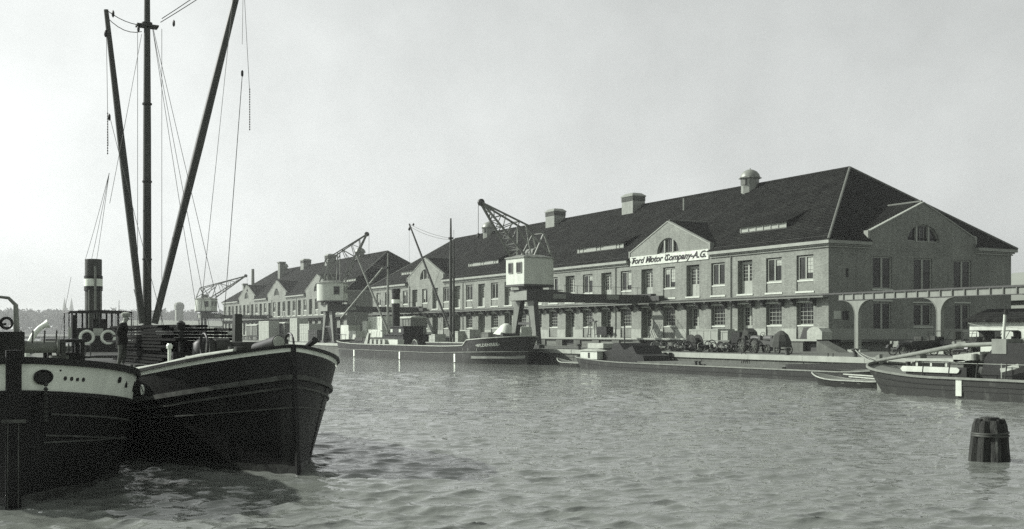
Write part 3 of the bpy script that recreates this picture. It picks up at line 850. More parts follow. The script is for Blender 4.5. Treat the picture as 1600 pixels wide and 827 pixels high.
# ================================================================== half-portal cranes
def crane(label, Y, az, reach, tipz, cab_yaw, xs=57.0):
    """quay leg on the rail at the edge, girder across to the ledge of the warehouse, slewing house with lattice jib"""
    c = thing('half_portal_crane', label, 'crane', (xs, Y, ZQ), 0, 'half-portal quay cranes')
    XL = 72.45 - xs - .05
    zt = 6.35                                             # top of the portal
    hw = 2.3
    for s in (-1, 1):                                      # two raking legs
        l_ = MB(); l_.prism([(s*2.75-.22, .25), (s*2.75+.22, .25), (s*1.45+.62, zt-1.15), (s*1.45-.62, zt-1.15)], lambda a, b, t: (t, a, b), -.28, .28)
        lo = l_.build('leg', steel_d, c)
        k = MB()
        for e in (-.30, .24): k.prism([(s*2.75-.26, .25), (s*2.75+.26, .25), (s*1.45+.68, zt-1.15), (s*1.45-.68, zt-1.15)], lambda a, b, t: (t, a, b), e, e+.06)
        k.build('leg_flange', steel_g, lo)
        b = MB(); b.box(-.35, s*2.75-.75, .06, .35, s*2.75+.75, .42)
        for e in (-.42, .42): b.lathe([(.26, -.08), (.26, .08)], (0, s*2.75+e, .27), 12, 'X')
        b.build('wheel_bogie', steel_d, c)
    MB().box(-.2, -2.3, 2.6, .2, 2.3, 2.85).build('leg_tie', steel_d, c)
    g = MB()
    for s in (-1, 1):
        g.box(.6, s*1.75-.16, zt-1.15, XL-.4, s*1.75+.16, zt-.35); g.box(.6, s*1.75-.26, zt-1.2, XL-.4, s*1.75+.26, zt-1.12)
        g.prism([(-.9, zt-1.15), (1.6, zt-1.15), (5.0, zt-.36), (5.0, zt-.34), (2.0, zt), (-.9, zt)], lambda a, b, t: (a, t, b), s*1.75-.14, s*1.75+.14)
    for k in range(7): g.box(1+k*2.1, -1.7, zt-1.0, 1.15+k*2.1, 1.7, zt-.6)
    g.box(-.9, -1.9, zt-.02, 3.6, 1.9, zt+.05)
    go = g.build('portal_girder', steel_d, c)
    MB().box(-1.0, -1.95, zt-1.12, -.92, 1.95, zt-.1).build('end_plate', steel_l, c)
    for x in (2.3, 9.2):
        MB().box(x, -1.97, zt-.92, x+1.6, -1.92, zt-.42).build('number_plate', steel_l, go)
    e = MB(); e.box(XL-.5, -3.9, HL+.06, XL+.3, 3.9, HL+.62); e.box(XL-.55, -2.4, HL+.6, XL+.2, 2.4, zt-.2)
    for s in (-3.3, -1.4, 1.4, 3.3): e.lathe([(.24, -.06), (.24, .06)], (XL-.05, s, HL+.28), 10, 'X')
    e.build('end_carriage', steel_d, c)
    # handrail on the girder
    h = MB(); h.bar((3.6, -1.9, zt+.55), (XL-.6, -1.9, zt+.45), .035)
    for k in range(7): h.bar((3.8+k*1.6, -1.9, zt-.35), (3.8+k*1.6, -1.9, zt+.53), .03)
    h.build('handrail', steel_d, c)
    # slewing ring
    s_ = MB(); s_.lathe([(1.35, zt+.05), (1.35, zt+.30), (1.05, zt+.32), (1.05, zt+.55)], (.6, 0, 0), 18); s_.box(-.6, -.8, zt+.3, 1.8, .8, zt+.6)
    s_.build('slewing_ring', steel_d, c)
    # house: flat front, rounded rear
    Mx = Matrix.Translation((.6, 0, 0)) @ Matrix.Rotation(cab_yaw, 4, 'Z')
    fl = zt + .60
    T = lambda x, y, z: tuple(Mx @ Vector((x, y, z)))
    outline = [(2.1, -1.75), (2.1, 1.75), (-.6, 2.0)] + arc(-.6, 0, 2.0, 90, 270, 12)[1:] + []
    hs = 2.85
    MB().prism(outline, lambda a, b, t: T(a, b, t), fl, fl+hs).build('house', cabin_w, c, 30)
    MB().prism([(a*1.03, b*1.03) for a, b in outline], lambda a, b, t: T(a, b, t), fl-.22, fl-.002).build('house_floor', steel_d, c)
    rf = MB(); nn = len(outline)
    ring0 = [T(a*1.06, b*1.06, fl+hs) for a, b in outline]; ring1 = [T(a*1.06, b*1.06, fl+hs+.10) for a, b in outline]
    ring2 = [T(a*.55, b*.55, fl+hs+.42) for a, b in outline]
    rf.add(ring0+ring1+ring2, [(i, (i+1) % nn, (i+1) % nn+nn, i+nn) for i in range(nn)] + [(i+nn, (i+1) % nn+nn, (i+1) % nn+2*nn, i+2*nn) for i in range(nn)] + [tuple(range(2*nn, 3*nn)), tuple(reversed(range(nn)))])
    ho = rf.build('house_roof', steel_l, c)
    def win(p, q, z0, z1):
        w_ = MB(); P, Q = Vector(p), Vector(q)
        d = (Q-P).normalized(); nrm = Vector((d.y, -d.x))
        a = [P+nrm*.03, Q+nrm*.03]
        w_.add([T(a[0].x, a[0].y, z0), T(a[1].x, a[1].y, z0), T(a[1].x, a[1].y, z1), T(a[0].x, a[0].y, z1)], [(0,1,2,3)])
        o = w_.build('house_window', glass, c)
        f = MB()
        for (i, j) in ((0,1),(1,2),(2,3),(3,0)): f.bar(w_.v[i], w_.v[j], .09, .09)
        f.build('window_frame', steel_l, o)
    win((2.1, -1.2), (2.1, -.45), fl+1.25, fl+2.35); win((2.1, .35), (2.1, 1.3), fl+1.25, fl+2.35)
    win((.6, -1.86), (1.5, -1.80), fl+1.0, fl+2.3)
    # jib in the house's own axes: +x forward
    J = lambda x, y, z: T(x, y, z)
    top = fl + hs + .3
    tipx, tz = reach, tipz - ZQ
    jl = MB()
    foot = [Vector((1.75, s*1.35, top)) for s in (-1, 1)]; tip = [Vector((tipx, s*.16, tz)) for s in (-1, 1)]
    n = 9
    for a, b in zip(foot, tip): jl.bar(J(*a), J(*b), .20)
    for k in range(n):
        f0, f1 = k/n, (k+1)/n
        jl.bar(J(*foot[0].lerp(tip[0], f1)), J(*foot[1].lerp(tip[1], f1)), .09)
        jl.bar(J(*foot[k % 2].lerp(tip[k % 2], f0)), J(*foot[1-k % 2].lerp(tip[1-k % 2], f1)), .08)
    jo = jl.build('jib', steel_g, c)
    ah = top + (tz-top)*.46
    app = [Vector((-1.0, s*1.05, ah)) for s in (-1, 1)]
    ti = MB()
    for s in (0, 1):
        ti.bar(J(*app[s]), J(*tip[s]), .17)
        for k, (fa, fb) in enumerate(((.30, .40), (.52, .40), (.52, .62), (.72, .62), (.72, .82))):
            ti.bar(J(*foot[s].lerp(tip[s], fa)), J(*app[s].lerp(tip[s], fb)), .09)
    ti.bar(J(*app[0]), J(*app[1]), .1); ti.bar(J(*app[0].lerp(tip[0], .4)), J(*app[1].lerp(tip[1], .4)), .1)
    ti.bar(J(*app[0].lerp(tip[0], .4)), J(*foot[1].lerp(tip[1], .4)), .07)
    ti.build('jib_tie', steel_g, c)
    af = MB()
    for s in (0, 1):
        af.bar(J(*app[s]), J(-1.9, (s*2-1)*1.3, top-.1), .17); af.bar(J(*app[s]), J(.5, (s*2-1)*1.3, top-.1), .15)
        mid = app[s].lerp(tip[s], .30); af.bar(J(mid.x, mid.y, mid.z-.4), J(-1.9, (s*2-1)*1.3, top), .14)
        af.bar(J(mid.x, mid.y, mid.z-.1), J(.9, (s*2-1)*1.3, top), .12)
    af.build('back_frame', steel_l, c)
    wn = MB(); wn.lathe([(.5, -.7), (.5, .7)], (0, 0, 0), 14, 'Y'); wn.v = [J(p[0]-.2, p[1], p[2]+top+.35) for p in wn.v]
    wn.box(*J(-.9, -.2, top-.1), *J(-.6, .2, top+1.0)); wn.build('winch_drum', steel_g, c)
    hd = MB(); hd.lathe([(.38, -.14), (.38, .14)], (0, 0, 0), 14, 'Y'); hd.v = [J(p[0]+tipx+.05, p[1], p[2]+tz+.05) for p in hd.v]
    hd.build('jib_head_sheave', steel_d, c)
    r = MB(); r.tube([J(tipx+.4, 0, tz), J(tipx+.4, 0, tz-3.2)], .03, 5); r.build('hoist_rope', wirem, c)
    hk = MB(); hk.lathe([(.05, 0), (.16, -.12), (.18, -.4), (.06, -.55)], J(tipx+.4, 0, tz-3.2), 8); hk.build('hook_block', steel_d, c)
    return c

crane('pale crane with rounded house and jib raised over the moored steamer bow', 104.2, 0, 6.4, 17.0, R(186))
crane('middle quay crane with dark square window and steep jib, above the white crates', 171.4, 0, 5.6, 19.3, R(-32))
crane('distant hazy crane with its jib stretched low to the right, farthest of the quay cranes', 266.5, 0, 10.2, 16.8, R(-38))

# ================================================================== vessels
class Hull:
    """local axes: stem at the origin pointing +x, hull runs back to -L, y to port, z up from the water"""
    xo = 0.0
    def __init__(s, L, B, mid, bow, stern, lw, ld, pw=1.5, pd=2.3, ed=.75, sl=5.0, rake=.5, wl_frac=.95, step=None, srake=.3, bowlen=.28):
        s.__dict__.update(locals()); del s.__dict__['s']
    def rail(s, d):
        t = min(1, d/(s.L*s.bowlen)); z = s.mid + (s.bow-s.mid)*(1-t)**2
        u = min(1, (s.L-d)/(s.L*.25)); z += (s.stern-s.mid)*(1-u)**2
        if s.step:
            d0, w, h = s.step; k = min(1, max(0, (d0+w-d)/w)); z += h*k*k*(3-2*k)
        return z
    def half(s, d, z):
        zr = s.rail(d); h = max(0, min(1, (z+.3)/(zr+.3)))
        le = s.lw + (s.ld-s.lw)*h; p = s.pw + (s.pd-s.pw)*h; e = 1 + (s.ed-1)*h
        t = min(1, max(0, d/le)); y = (1-(1-t)**p)**e
        t2 = min(1, max(0, (s.L-d)/(s.sl*(1.35-.35*h)))); y *= (1-(1-t2)**2.4)**.62 if t2 < 1 else 1
        return s.B/2*(s.wl_frac + (1-s.wl_frac)*h)*y
    def pt(s, d, z, side, off=0.0):
        y = s.half(d, z)
        zr = s.rail(d); h = max(0, z/zr)
        k0 = max(0, 1-d/3.0); k1 = max(0, 1-(s.L-d)/3.0)
        x = -d + s.rake*h*k0 - s.srake*h*k1 + s.xo
        p = Vector((x, side*y, z))
        if off:
            e = .05
            a = Vector((-(d+e), side*s.half(d+e, z), z)) - Vector((-(d-e if d > e else 0), side*s.half(max(0, d-e), z), z))
            n = Vector((-a.y, a.x, 0)).normalized()*1.0
            if n.y*side < 0: n = -n
            if d < .02: n = Vector((1, 0, 0))
            p += n*off
        return p
    def stations(s):
        a = [0, .08, .2, .35, .55, .8, 1.1, 1.5, 2, 2.6, 3.3, 4.2, 5.2, 6.5, 8, 10]
        a = [q for q in a if q < s.L*.5]
        n = max(4, int((s.L-2*a[-1])/2.2))
        mid = [a[-1] + (s.L-2*a[-1])*i/n for i in range(1, n)]
        r = a + mid + [s.L-q for q in reversed(a)]
        if s.step: r += [s.step[0]+s.step[1]*k/5 for k in range(6)]
        return sorted(set(r))
    def skin(s, mb, f0, f1, n=8, off=0.0, z0=None):
        """outer skin between two rail fractions (or absolute offsets given by callables)"""
        st = s.stations()
        for side in (-1, 1):
            g = []
            for d in st:
                za, zb = f0(d), f1(d)
                g.append([s.pt(d, za+(zb-za)*i/n, side, off) for i in range(n+1)])
            b = len(mb.v)
            for r_ in g: mb.v += [tuple(p) for p in r_]
            for i in range(len(st)-1):
                for j in range(n):
                    q = (b+i*(n+1)+j, b+(i+1)*(n+1)+j, b+(i+1)*(n+1)+j+1, b+i*(n+1)+j+1)
                    mb.f.append(q if side > 0 else tuple(reversed(q))); mb.m.append(mb.mi)
        return mb
    def deck(s, mb, zf, inset=.04):
        st = s.stations(); b = len(mb.v)
        for d in st:
            z = zf(d)
            for side in (-1, 1):
                p = s.pt(d, z, side); mb.v.append((p.x, p.y - side*min(inset, abs(p.y)), z))
        for i in range(len(st)-1):
            mb.f.append((b+2*i, b+2*i+2, b+2*i+3, b+2*i+1)); mb.m.append(mb.mi)
        return mb
    def strake(s, mb, zf, w, h, d0=0, d1=None, sides=(-1, 1), off=0.0):
        d1 = s.L if d1 is None else d1
        st = [d for d in s.stations() if d0 <= d <= d1]
        for side in sides:
            b = len(mb.v)
            for d in st:
                z = zf(d)
                for (o, dz) in ((off-.02, h/2), (off+w, h/2), (off+w, -h/2), (off-.02, -h/2)):
                    p = s.pt(d, z, side, o); mb.v.append((p.x, p.y, z+dz))
            for i in range(len(st)-1):
                for j in range(4):
                    mb.f.append((b+i*4+j, b+i*4+(j+1) % 4, b+(i+1)*4+(j+1) % 4, b+(i+1)*4+j)); mb.m.append(mb.mi)
        return mb
    def normal(s, d, z, side):
        return (s.pt(d, z, side, .1) - s.pt(d, z, side)).normalized()

def disc_on(mb, H, d, z, side, ra, rb, off=.012, n=16):
    c = H.pt(d, z, side); nr = H.normal(d, z, side); t = Vector((0, 0, 1)).cross(nr).normalized()
    vs_ = [c + nr*off + t*(ra*math.cos(6.2832*i/n)) + Vector((0, 0, rb*math.sin(6.2832*i/n))) for i in range(n)]
    vs_ += [c - nr*.05 + t*(ra*math.cos(6.2832*i/n)) + Vector((0, 0, rb*math.sin(6.2832*i/n))) for i in range(n)]
    mb.add(vs_, [tuple(range(n))] + [(i, (i+1) % n, (i+1) % n+n, i+n) for i in range(n)])

def ring_on(mb, H, d, z, side, ra, rb, r=.05, off=.02, n=18):
    c = H.pt(d, z, side); nr = H.normal(d, z, side); t = Vector((0, 0, 1)).cross(nr).normalized()
    mb.tube([c + nr*off + t*(ra*math.cos(6.2832*i/n)) + Vector((0, 0, rb*math.sin(6.2832*i/n))) for i in range(n)], r, 6, closed=True)

def bollards(parent, spots, m_=None, r=.11, h=.42):
    for (x, y, z) in spots:
        b = MB()
        for s in (-.22, .22): b.lathe([(r*1.1, 0), (r, .05), (r*.9, h*.75), (r*1.25, h*.82), (r*1.25, h)], (x+s, y, z), 10)
        b.box(x-.45, y-.16, z-.01, x+.45, y+.16, z+.05)
        b.build('bollard', m_ or iron, parent, 40)

def barrel(label, loc, r=.30, h=.88, mt=None, group='barrels on the deck', tilt=None):
    o = thing('barrel', label, 'barrel', loc, 0, group)
    prof = [(r*.86, 0), (r*.95, h*.2), (r, h*.5), (r*.95, h*.8), (r*.86, h), (r*.80, h), (r*.80, h-.04)]
    MB().lathe(prof, n=16).build('staves', mt or timber, o, 35)
    k = MB()
    for z in (.06, .24, .70, .90):
        rr = r*(.86 + .14*(1-(abs(z-.5)/.5)**2))+.006
        k.lathe([(rr, h*z-.025), (rr+.004, h*z+.025)], n=16)
    k.build('hoop', iron, o)
    return o

def heading(loc, label, cat, name, rz=-math.pi/2, group=None):
    return thing(name, label, cat, loc, rz, group)

# ------------------------------------------------------------------ B: black barge with white gunwale line
B_LOC, B_RZ = (7.2, 23.9, 0), R(-85)
VB = thing('river_barge', 'black river barge with bluff bow and thin white gunwale line, centre left', 'barge', B_LOC, B_RZ)
HB = Hull(20, 5.0, 1.98, 2.92, 2.3, 6.6, 4.9, 1.55, 2.3, .82, 4, -.30, .95, bowlen=.48)
rail = HB.rail
HB.skin(MB(), lambda d: -.7, lambda d: rail(d)-.145, 10).build('hull', hull_b, VB, 55)
HB.skin(MB(), lambda d: rail(d)-.145, lambda d: rail(d)-.05, 1, .012).build('gunwale_stripe', white_p, VB, 40)
m = MB(); HB.strake(m, lambda d: rail(d)-.02, .07, .07); m.build('rail_cap', black_p, VB)
m = MB(); HB.strake(m, lambda d: rail(d)-.72, .07, .11); m.build('rubbing_strake', rub_m, VB)
m = MB(); HB.strake(m, lambda d: rail(d)-.95, .04, .05); m.build('rubbing_strake', rub_m, VB)
m = MB(); HB.strake(m, lambda d: rail(d)*.62-.30, .025, .03); m.build('plate_seam', rub_m, VB)
m = MB(); m.prism([(.04, -.6), (.16, -.6), (-.20, 2.90), (-.32, 2.90)], lambda a, b, t: (a, t, b), -.045, .045); m.build('stem_bar', hull_b, VB)
def seams(H, parent, ds, zr_, sides, mt):
    for d_ in ds:
        for sd_ in sides:
            zs_ = [zr_(d_)*k/8 for k in range(9)]
            MB().tube([H.pt(d_, z_, sd_, .006) for z_ in zs_], .010, 4).build('plate_seam', mt, parent)
            rv = MB()
            for k in range(24):
                for off_ in (-.05, .05):
                    p_ = H.pt(d_+off_, zr_(d_)*(k+.5)/24, sd_, .004); rv.rbox(tuple(p_), (.022, .022, .022))
            ro_ = rv.build('rivets', mt, parent); ro_['kind'] = 'stuff'
weed = mat('waterline_growth', .05, .5, .5, 3, spec=.4); scraped(weed, .012, 3.0, .45, .6, .5)
HB.skin(MB(), lambda d: -.1, lambda d: .17+.03*math.sin(d*2.1)+.02*math.sin(d*5.3), 2, .008).build('waterline_growth', weed, VB, 50)
seams(HB, VB, (1.6, 3.4, 5.4, 7.6), lambda d: rail(d)-.75, (-1, 1), hull_b)
HB.deck(MB(), lambda d: rail(d)-.14, .05).build('deck', deck_m, VB)
zd = lambda d: rail(d)-.14
MB().box(-19.0, -1.05, 1.75, -8.6, 1.75, 2.25).build('hatch_coaming', hull_m, VB)
MB().box(-17.0, -2.05, rail(14)-.15, -8.2, -1.10, 2.06).build('side_walkway', timber, VB)
wet = mat('wet_planks', .006, .8, .6, 2, spec=.04, stretch=(4, .4, 8), bump=.3)
bd = MB().box(-3.2, -.12, -.028, 3.2, .12, .028).mesh('plank', wet)
st_ = thing('plank_stack', 'big stack of dark long planks on the barge deck behind the standing man', 'plank stack', (7.2-.087*11.6+.40, 23.9+11.6, 2.26), B_RZ)
for r_ in range(12):
    for c_ in range(5 if r_ < 11 else 3):
        o = obj(bd, 'plank', st_, (random.uniform(-.8, .8), random.uniform(-.09, .09)+(c_-2)*.42, .05+r_*.098+random.uniform(0, .014)), random.uniform(-.02, .02))
        o.scale = (random.uniform(.84, 1.05), 1.45, random.uniform(1.1, 1.45))
bollards(VB, [(-1.9, .85, zd(1.9)), (-1.9, -.75, zd(1.9)), (-6.6, -1.9, zd(6.6)), (-6.6, 1.9, zd(6.6))])
w_ = MB()
w_.lathe([(.20, -.85), (.20, -.5), (.12, -.48), (.12, .48), (.20, .5), (.20, .85)], (-3.3, 0, 2.86), 14, 'Y')
for s in (-.95, .95): w_.prism([(-3.6, 2.35), (-3.0, 2.35), (-3.18, 3.03), (-3.42, 3.03)], lambda a, b, t: (a, t, b), s-.07, s+.07)
w_.build('windlass', iron, VB, 40)
for s in (-1.1, 1.1): MB().tube([(-3.3+.30*math.cos(a*.349), s, 2.88+.30*math.sin(a*.349)) for a in range(18)], .03, 6, closed=True).build('windlass_gear', black_p, VB)
m = MB(); m.tube([(-2.2, -.15, 2.80), (-.85, -.12, 2.98)], [.16, .16], 14); m.build('anchor_stock', black_p, VB, 40)
m = MB(); m.lathe([(.14, 0), (.14, .02)], (-.85, -.12, 2.98), 14, 'X'); m.build('anchor_stock_end', timber_l, VB)
for k in range(4): MB().tube([(-2.7+.30*math.cos(a*.393), .55+.04*k+.30*math.sin(a*.393), 2.70+.06*k) for a in range(16)], .04, 6, closed=True).build('rope_coil', rope_m, VB)
for k in range(3): MB().tube([(-4.6+.34*math.cos(a*.393), -.9+.05*k+.34*math.sin(a*.393), 2.45+.06*k) for a in range(16)], .04, 6, closed=True).build('rope_coil', rope_m, VB)
m = MB(); m.tube([(-2.6, 1.05, 2.6), (-2.45, 1.22, 2.85), (-2.1, 1.30, 3.02)], [.07, .06, .09], 8); m.build('fairlead_horn', black_p, VB)
m = MB(); m.prism([(-.12, 0), (.12, 0), (.10, 1.62), (-.10, 1.62)], lambda a, b, t: (-6.3+t, .75+a, 2.1+b), -.11, .11); m.build('bow_post', spar_m, VB)
m = MB(); m.tube([(-6.9, -.95, zd(6.9)), (-6.9, -.95, zd(6.9)+.85)], .05, 8); m.lathe([(.08, 0), (.09, .08), (.05, .14)], (-6.9, -.95, zd(6.9)+.85), 8); m.build('stanchion', white_p, VB)
v_ = MB(); v_.lathe([(.30, 0), (.34, .45), (.30, .8), (.12, .95)], (-7.4, .15, 2.1), 14); v_.build('capstan', black_p, VB, 50)
v_ = MB(); v_.tube([(-7.9, -.35, 2.1), (-7.9, -.35, 3.3)], .07, 8); v_.lathe([(.07, 0), (.12, .06), (.12, .2), (.04, .26)], (-7.9, -.35, 3.28), 10); v_.build('deck_vent', black_p, VB, 40)
MB().box(-8.3, -.6, 2.0, -7.8, 1.4, 2.65).build('deck_locker', black_p, VB)
MB().box(-5.6, .2, 2.2, -4.9, 1.3, 2.62).build('deck_locker', iron, VB)
o = MB().tube([(-1.4, -.98, 2.78), (-2.8, -1.42, 2.62), (-4.6, -1.86, 2.36), (-7.6, -2.06, 2.14)], [.05, .065, .065, .05], 9).build('lashed_spar', timber_l, None, 50, B_LOC, B_RZ)
tag(o, 'pale round spar lashed along the near gunwale of the black barge', 'spar')
o = MB().box(-6.4, -1.55, zd(6)-.02, -5.6, -.75, zd(6)+.36).build('deck_chest', hull_l, None, None, B_LOC, B_RZ)
tag(o, 'pale low deck chest near the gunwale of the black barge', 'chest')
m = MB(); ring_on(m, HB, 4.0, rail(4.0)-.50, -1, .07, .11, .025, .02); m.build('fairlead', white_p, VB)

# ------------------------------------------------------------------ F: steamer with mast, derricks and funnel lying behind the barge
FK = 47.7/41.9
F_LOC = (8.2, 27.28, -.44)
VF = thing('river_steamer', 'steamer behind the black barge with tall mast, two derricks, wheelhouse and banded funnel', 'steamer', F_LOC, R(-90))
VF.scale = (FK, FK, FK)
HF = Hull(34, 5.0, 1.9, 2.5, 2.3, 8, 5, 1.5, 2.2, .85, 5, .3, .95, bowlen=.25); HF.xo = -15.2
rf0 = HF.rail
HF.skin(MB(), lambda d: -.3, lambda d: rf0(d)-.1, 6).build('hull', hull_b, VF, 50)
m = MB(); HF.strake(m, lambda d: rf0(d)-.05, .05, .09); m.build('rail_cap', black_p, VF)
HF.deck(MB(), lambda d: rf0(d)-.12, .05).build('deck', deck_m, VF)
MB().box(-31, -1.7, 1.7, -21.5, 1.7, 2.3).build('hatch_coaming', hull_m, VF)
XM, YM = 7.2, 43.6
def L2(x, y, z): return (-(y-23.9), x-7.2, z)
m = MB(); m.tube([L2(XM, YM, 1.8), L2(XM, YM, 11), L2(XM, YM, 17.8)], [.17, .15, .10], 12); m.build('mast', spar_m, VF, 60)
m = MB(); m.lathe([(.2, 0), (.2, .12)], L2(XM, YM, 15.05), 12); m.box(-19.95, -.40, 15.0, -19.45, .40, 15.06); m.build('mast_band', iron, VF)
for z in (6.0, 9.0, 12.0): MB().lathe([(.185, 0), (.185, .06)], L2(XM, YM, z), 12).build('mast_hoop', iron, VF)
m = MB(); m.lathe([(.42, 0), (.36, .5), (.24, .9)], L2(XM, YM, 2.6), 12); m.build('mast_step', iron, VF, 40)
lf = Vector((XM-.22, YM-.25, 3.55)); lt = Vector((XM-1.55, YM-.4, 15.35))
rf_ = Vector((XM+.24, YM-.25, 3.55)); rt = Vector((XM+3.75, YM+.1, 17.9))
m = MB(); m.tube([L2(*lf), L2(*lf.lerp(lt, .5)), L2(*lt)], [.13, .15, .085], 10); m.build('derrick_boom', spar_m, VF, 60)
m = MB(); m.tube([L2(*rf_), L2(*rf_.lerp(rt, .5)), L2(*rt)], [.13, .17, .12], 10); m.build('derrick_boom', spar_m, VF, 60)
mt_ = Vector((XM, YM, 15.0))
def rigline(p, q, r=.010, sag=0.03): MB().tube([L2(*a) for a in wire(p, q, sag*(Vector(p)-Vector(q)).length*.1+sag, 6)], r, 5).build('rigging_line', wirem, VF)
rigline(lt, mt_+Vector((-.1,0,.05)), .016, .12); rigline(lt-Vector((0,0,.25)), mt_+Vector((-.2,0,-.2)), .016, .2)
rigline(mt_+Vector((.5,0,.25)), rt, .016); rigline(mt_+Vector((.55,0,.4)), rt+Vector((0,0,.25)), .016)
rigline(lt, (XM-1.5, YM-.6, 10.2)); rigline((XM-1.45, YM-.5, 11.4), (XM+.2, YM-3, 3.0))
rigline((XM-.35, YM, 15), (XM-.35, YM, 3.2)); rigline((XM+.55, YM, 15), (XM+.55, YM, 3.2))
rigline(mt_+Vector((-.2,0,-.3)), (XM-1.5, YM-1.0, 8.0))
rigline(mt_+Vector((.2,0,0)), (XM+1.9, YM-1, 2.6)); rigline(mt_+Vector((.2,0,0)), (XM+2.3, YM-1, 2.6)); rigline(mt_+Vector((.2,0,.1)), (XM+2.4, YM-3, 2.7))
rigline(rt, (XM+3.3, YM-1.5, 14.4)); rigline(rt-Vector((.3,0,0)), (XM+1.3, YM-3, 3.0)); rigline(rt-Vector((0,0,.4)), (XM+3.9, YM-.3, 12.8))
rigline((XM+3.55, YM-.5, 13.4), (XM+2.3, YM-2.5, 2.9), .014)
for k in (-.25, .05, .3): rigline((XM-1.45, YM-.5, 9.2), (XM-.2+k, YM+15.8, 6.9))
rigline((XM-1.2, YM+15, 6.0), (XM-1.9, YM+14, 2.6))
for p in (lt-Vector((.02,0,.9)), lt+Vector((.25,0,-.12)), mt_+Vector((-.32,0,-.1)), mt_+Vector((1.0,0,.28)), (XM-1.45, YM-.5, 11.3), (XM+3.55, YM-.5, 13.5)):
    MB().lathe([(.03, -.13), (.085, -.07), (.085, .07), (.03, .13)], L2(*p), 8, sx=1.0, sy=.6).build('rigging_block', black_p, VF, 40)
for (p, n_) in (((XM-1.5, YM-.45, 11.4), 16), ((XM+3.9, YM-.3, 12.9), 17)):
    chn = MB()
    for k in range(n_): chn.lathe([(.010, 0), (.028, .03), (.010, .09)], L2(p[0], p[1], p[2]-k*.1), 6)
    chn.build('cargo_chain', iron, VF)
MB().box(-39.0, -2.0, 1.8, -32.0, 2.0, 2.55).build('engine_casing', deck_m, VF)
WH, WY = -30.2, -.38
m = MB(); m.box(WH-1.9, WY-1.08, 2.0, WH, WY+1.08, 3.42); m.build('wheelhouse', black_p, VF)
m = MB(); m.prism([(-1.42, 4.13), (1.42, 4.13), (1.36, 4.20), (0, 4.26), (-1.36, 4.20)], lambda a, b, t: (t, a+WY, b), WH-2.15, WH+.3); m.build('wheelhouse_roof', hull_g, VF)
for y in (-1.12, -.62, .0, .55, 1.12):
    for x in (WH-.04, WH-1.86): MB().box(x-.04, WY+y*.94-.04, 3.42, x+.04, WY+y*.94+.04, 4.14).build('window_post', black_p, VF)
for y in (-1.38, 1.38):
    for x in (WH+.1, WH-2): MB().tube([(x, WY+y, 2.2), (x, WY+y, 4.15)], .025, 6).build('roof_stanchion', black_p, VF)
MB().box(WH-1.0, WY-.25, 3.42, WH-.7, WY+.35, 3.85).build('steering_wheel_stand', iron, VF)
MB().box(WH+.004, WY-.32, 3.06, WH+.03, WY+.12, 3.40).build('name_board', white_c, VF)
MB().box(WH+.1, WY-1.42, 2.95, WH+.14, WY-1.22, 3.45).build('side_light_board', white_c, VF)
for k, (y, nm) in enumerate(((-.98, 'left'), (-.04, 'right, half hidden by the plank stack'))):
    lb = MB().tube([(WH+.075, y + .29*math.cos(a*.2618), 2.98+.29*math.sin(a*.2618)) for a in range(24)], .072, 8, closed=True).build('lifebuoy', white_p, None, 60, F_LOC, R(-90))
    lb.scale = VF.scale
    tag(lb, 'white lifebuoy on the dark wheelhouse front, the %s one' % nm, 'lifebuoy', 'lifebuoys on the wheelhouse')
FX = -35.9
m = MB(); m.lathe([(.42, 2.2), (.42, 5.55), (.42, 6.98), (.40, 7.0)], (FX, 0, 0), 20); f_ = m.build('funnel', funnel_m, VF, 40)
for (a_, b_) in ((5.98, 6.14), (5.36, 5.60)): MB().lathe([(.46, a_), (.46, b_)], (FX, 0, 0), 20).build('funnel_ring', black_p, f_, 40)
MB().lathe([(.455, 5.60), (.455, 5.98)], (FX, 0, 0), 20).build('funnel_band', white_p, f_, 40)
MB().tube([(FX+.52, .03, 2.4), (FX+.52, .03, 6.6)], .06, 8).build('steam_pipe', vent_m, f_, 40)
for y in (-.26, .30): MB().tube([(FX+.43, y, 2.4), (FX+.43, y, 5.4)], .03, 6).build('steam_pipe', vent_m, f_, 40)
for y in (-2.25, 2.25):
    m = MB()
    for k in range(8): m.tube([(-18-k*1.5, y, 1.85), (-18-k*1.5, y, 2.75)], .02, 5)
    m.tube([(-18, y, 2.75), (-28.5, y, 2.75)], .02, 5); m.tube([(-18, y, 2.35), (-28.5, y, 2.35)], .015, 5)
    m.build('guard_rail', iron, VF)

# ------------------------------------------------------------------ A: steamer with white bulwark, cut by the left edge
VA = heading((1.25, 22.0, 0), 'dark steamer bow with white bulwark band at the left edge of the picture', 'steamer', 'river_steamer')
HA = Hull(15.5, 5.3, 1.90, 2.74, 2.3, 5.5, 3.4, 1.9, 2.5, .72, 4, .2, .95, bowlen=.62)
ra = HA.rail
HA.skin(MB(), lambda d: -.7, lambda d: ra(d)-.60, 8).build('hull', hull_b, VA, 55)
HA.skin(MB(), lambda d: ra(d)-.60, lambda d: ra(d)-.10, 3, .008).build('bulwark', white_p, VA, 55)
m = MB(); HA.strake(m, lambda d: ra(d)-.04, .08, .13); m.build('rail_cap', black_p, VA)
m = MB(); HA.strake(m, lambda d: ra(d)-.63, .06, .08); m.build('rubbing_strake', hull_b, VA)
m = MB()
for off, h_ in ((1.02, .035), (1.42, .035)): HA.strake(m, lambda d, o=off: ra(d)-o, .035, h_, .3)
HA.strake(m, lambda d: ra(d)*.55-.35, .03, .03, .3)
m.build('plate_seam', rub_m, VA)
m = MB(); m.prism([(-.05, -.8), (.14, -.8), (.36, 2.88), (.12, 2.88)], lambda a, b, t: (a, t, b), -.13, .13); m.build('stem_post', hull_b, VA)
m = MB()
for s in (-.10, .08): m.bar((.16+.0, s, -.5), (.28, s, 1.55), .02, .05)
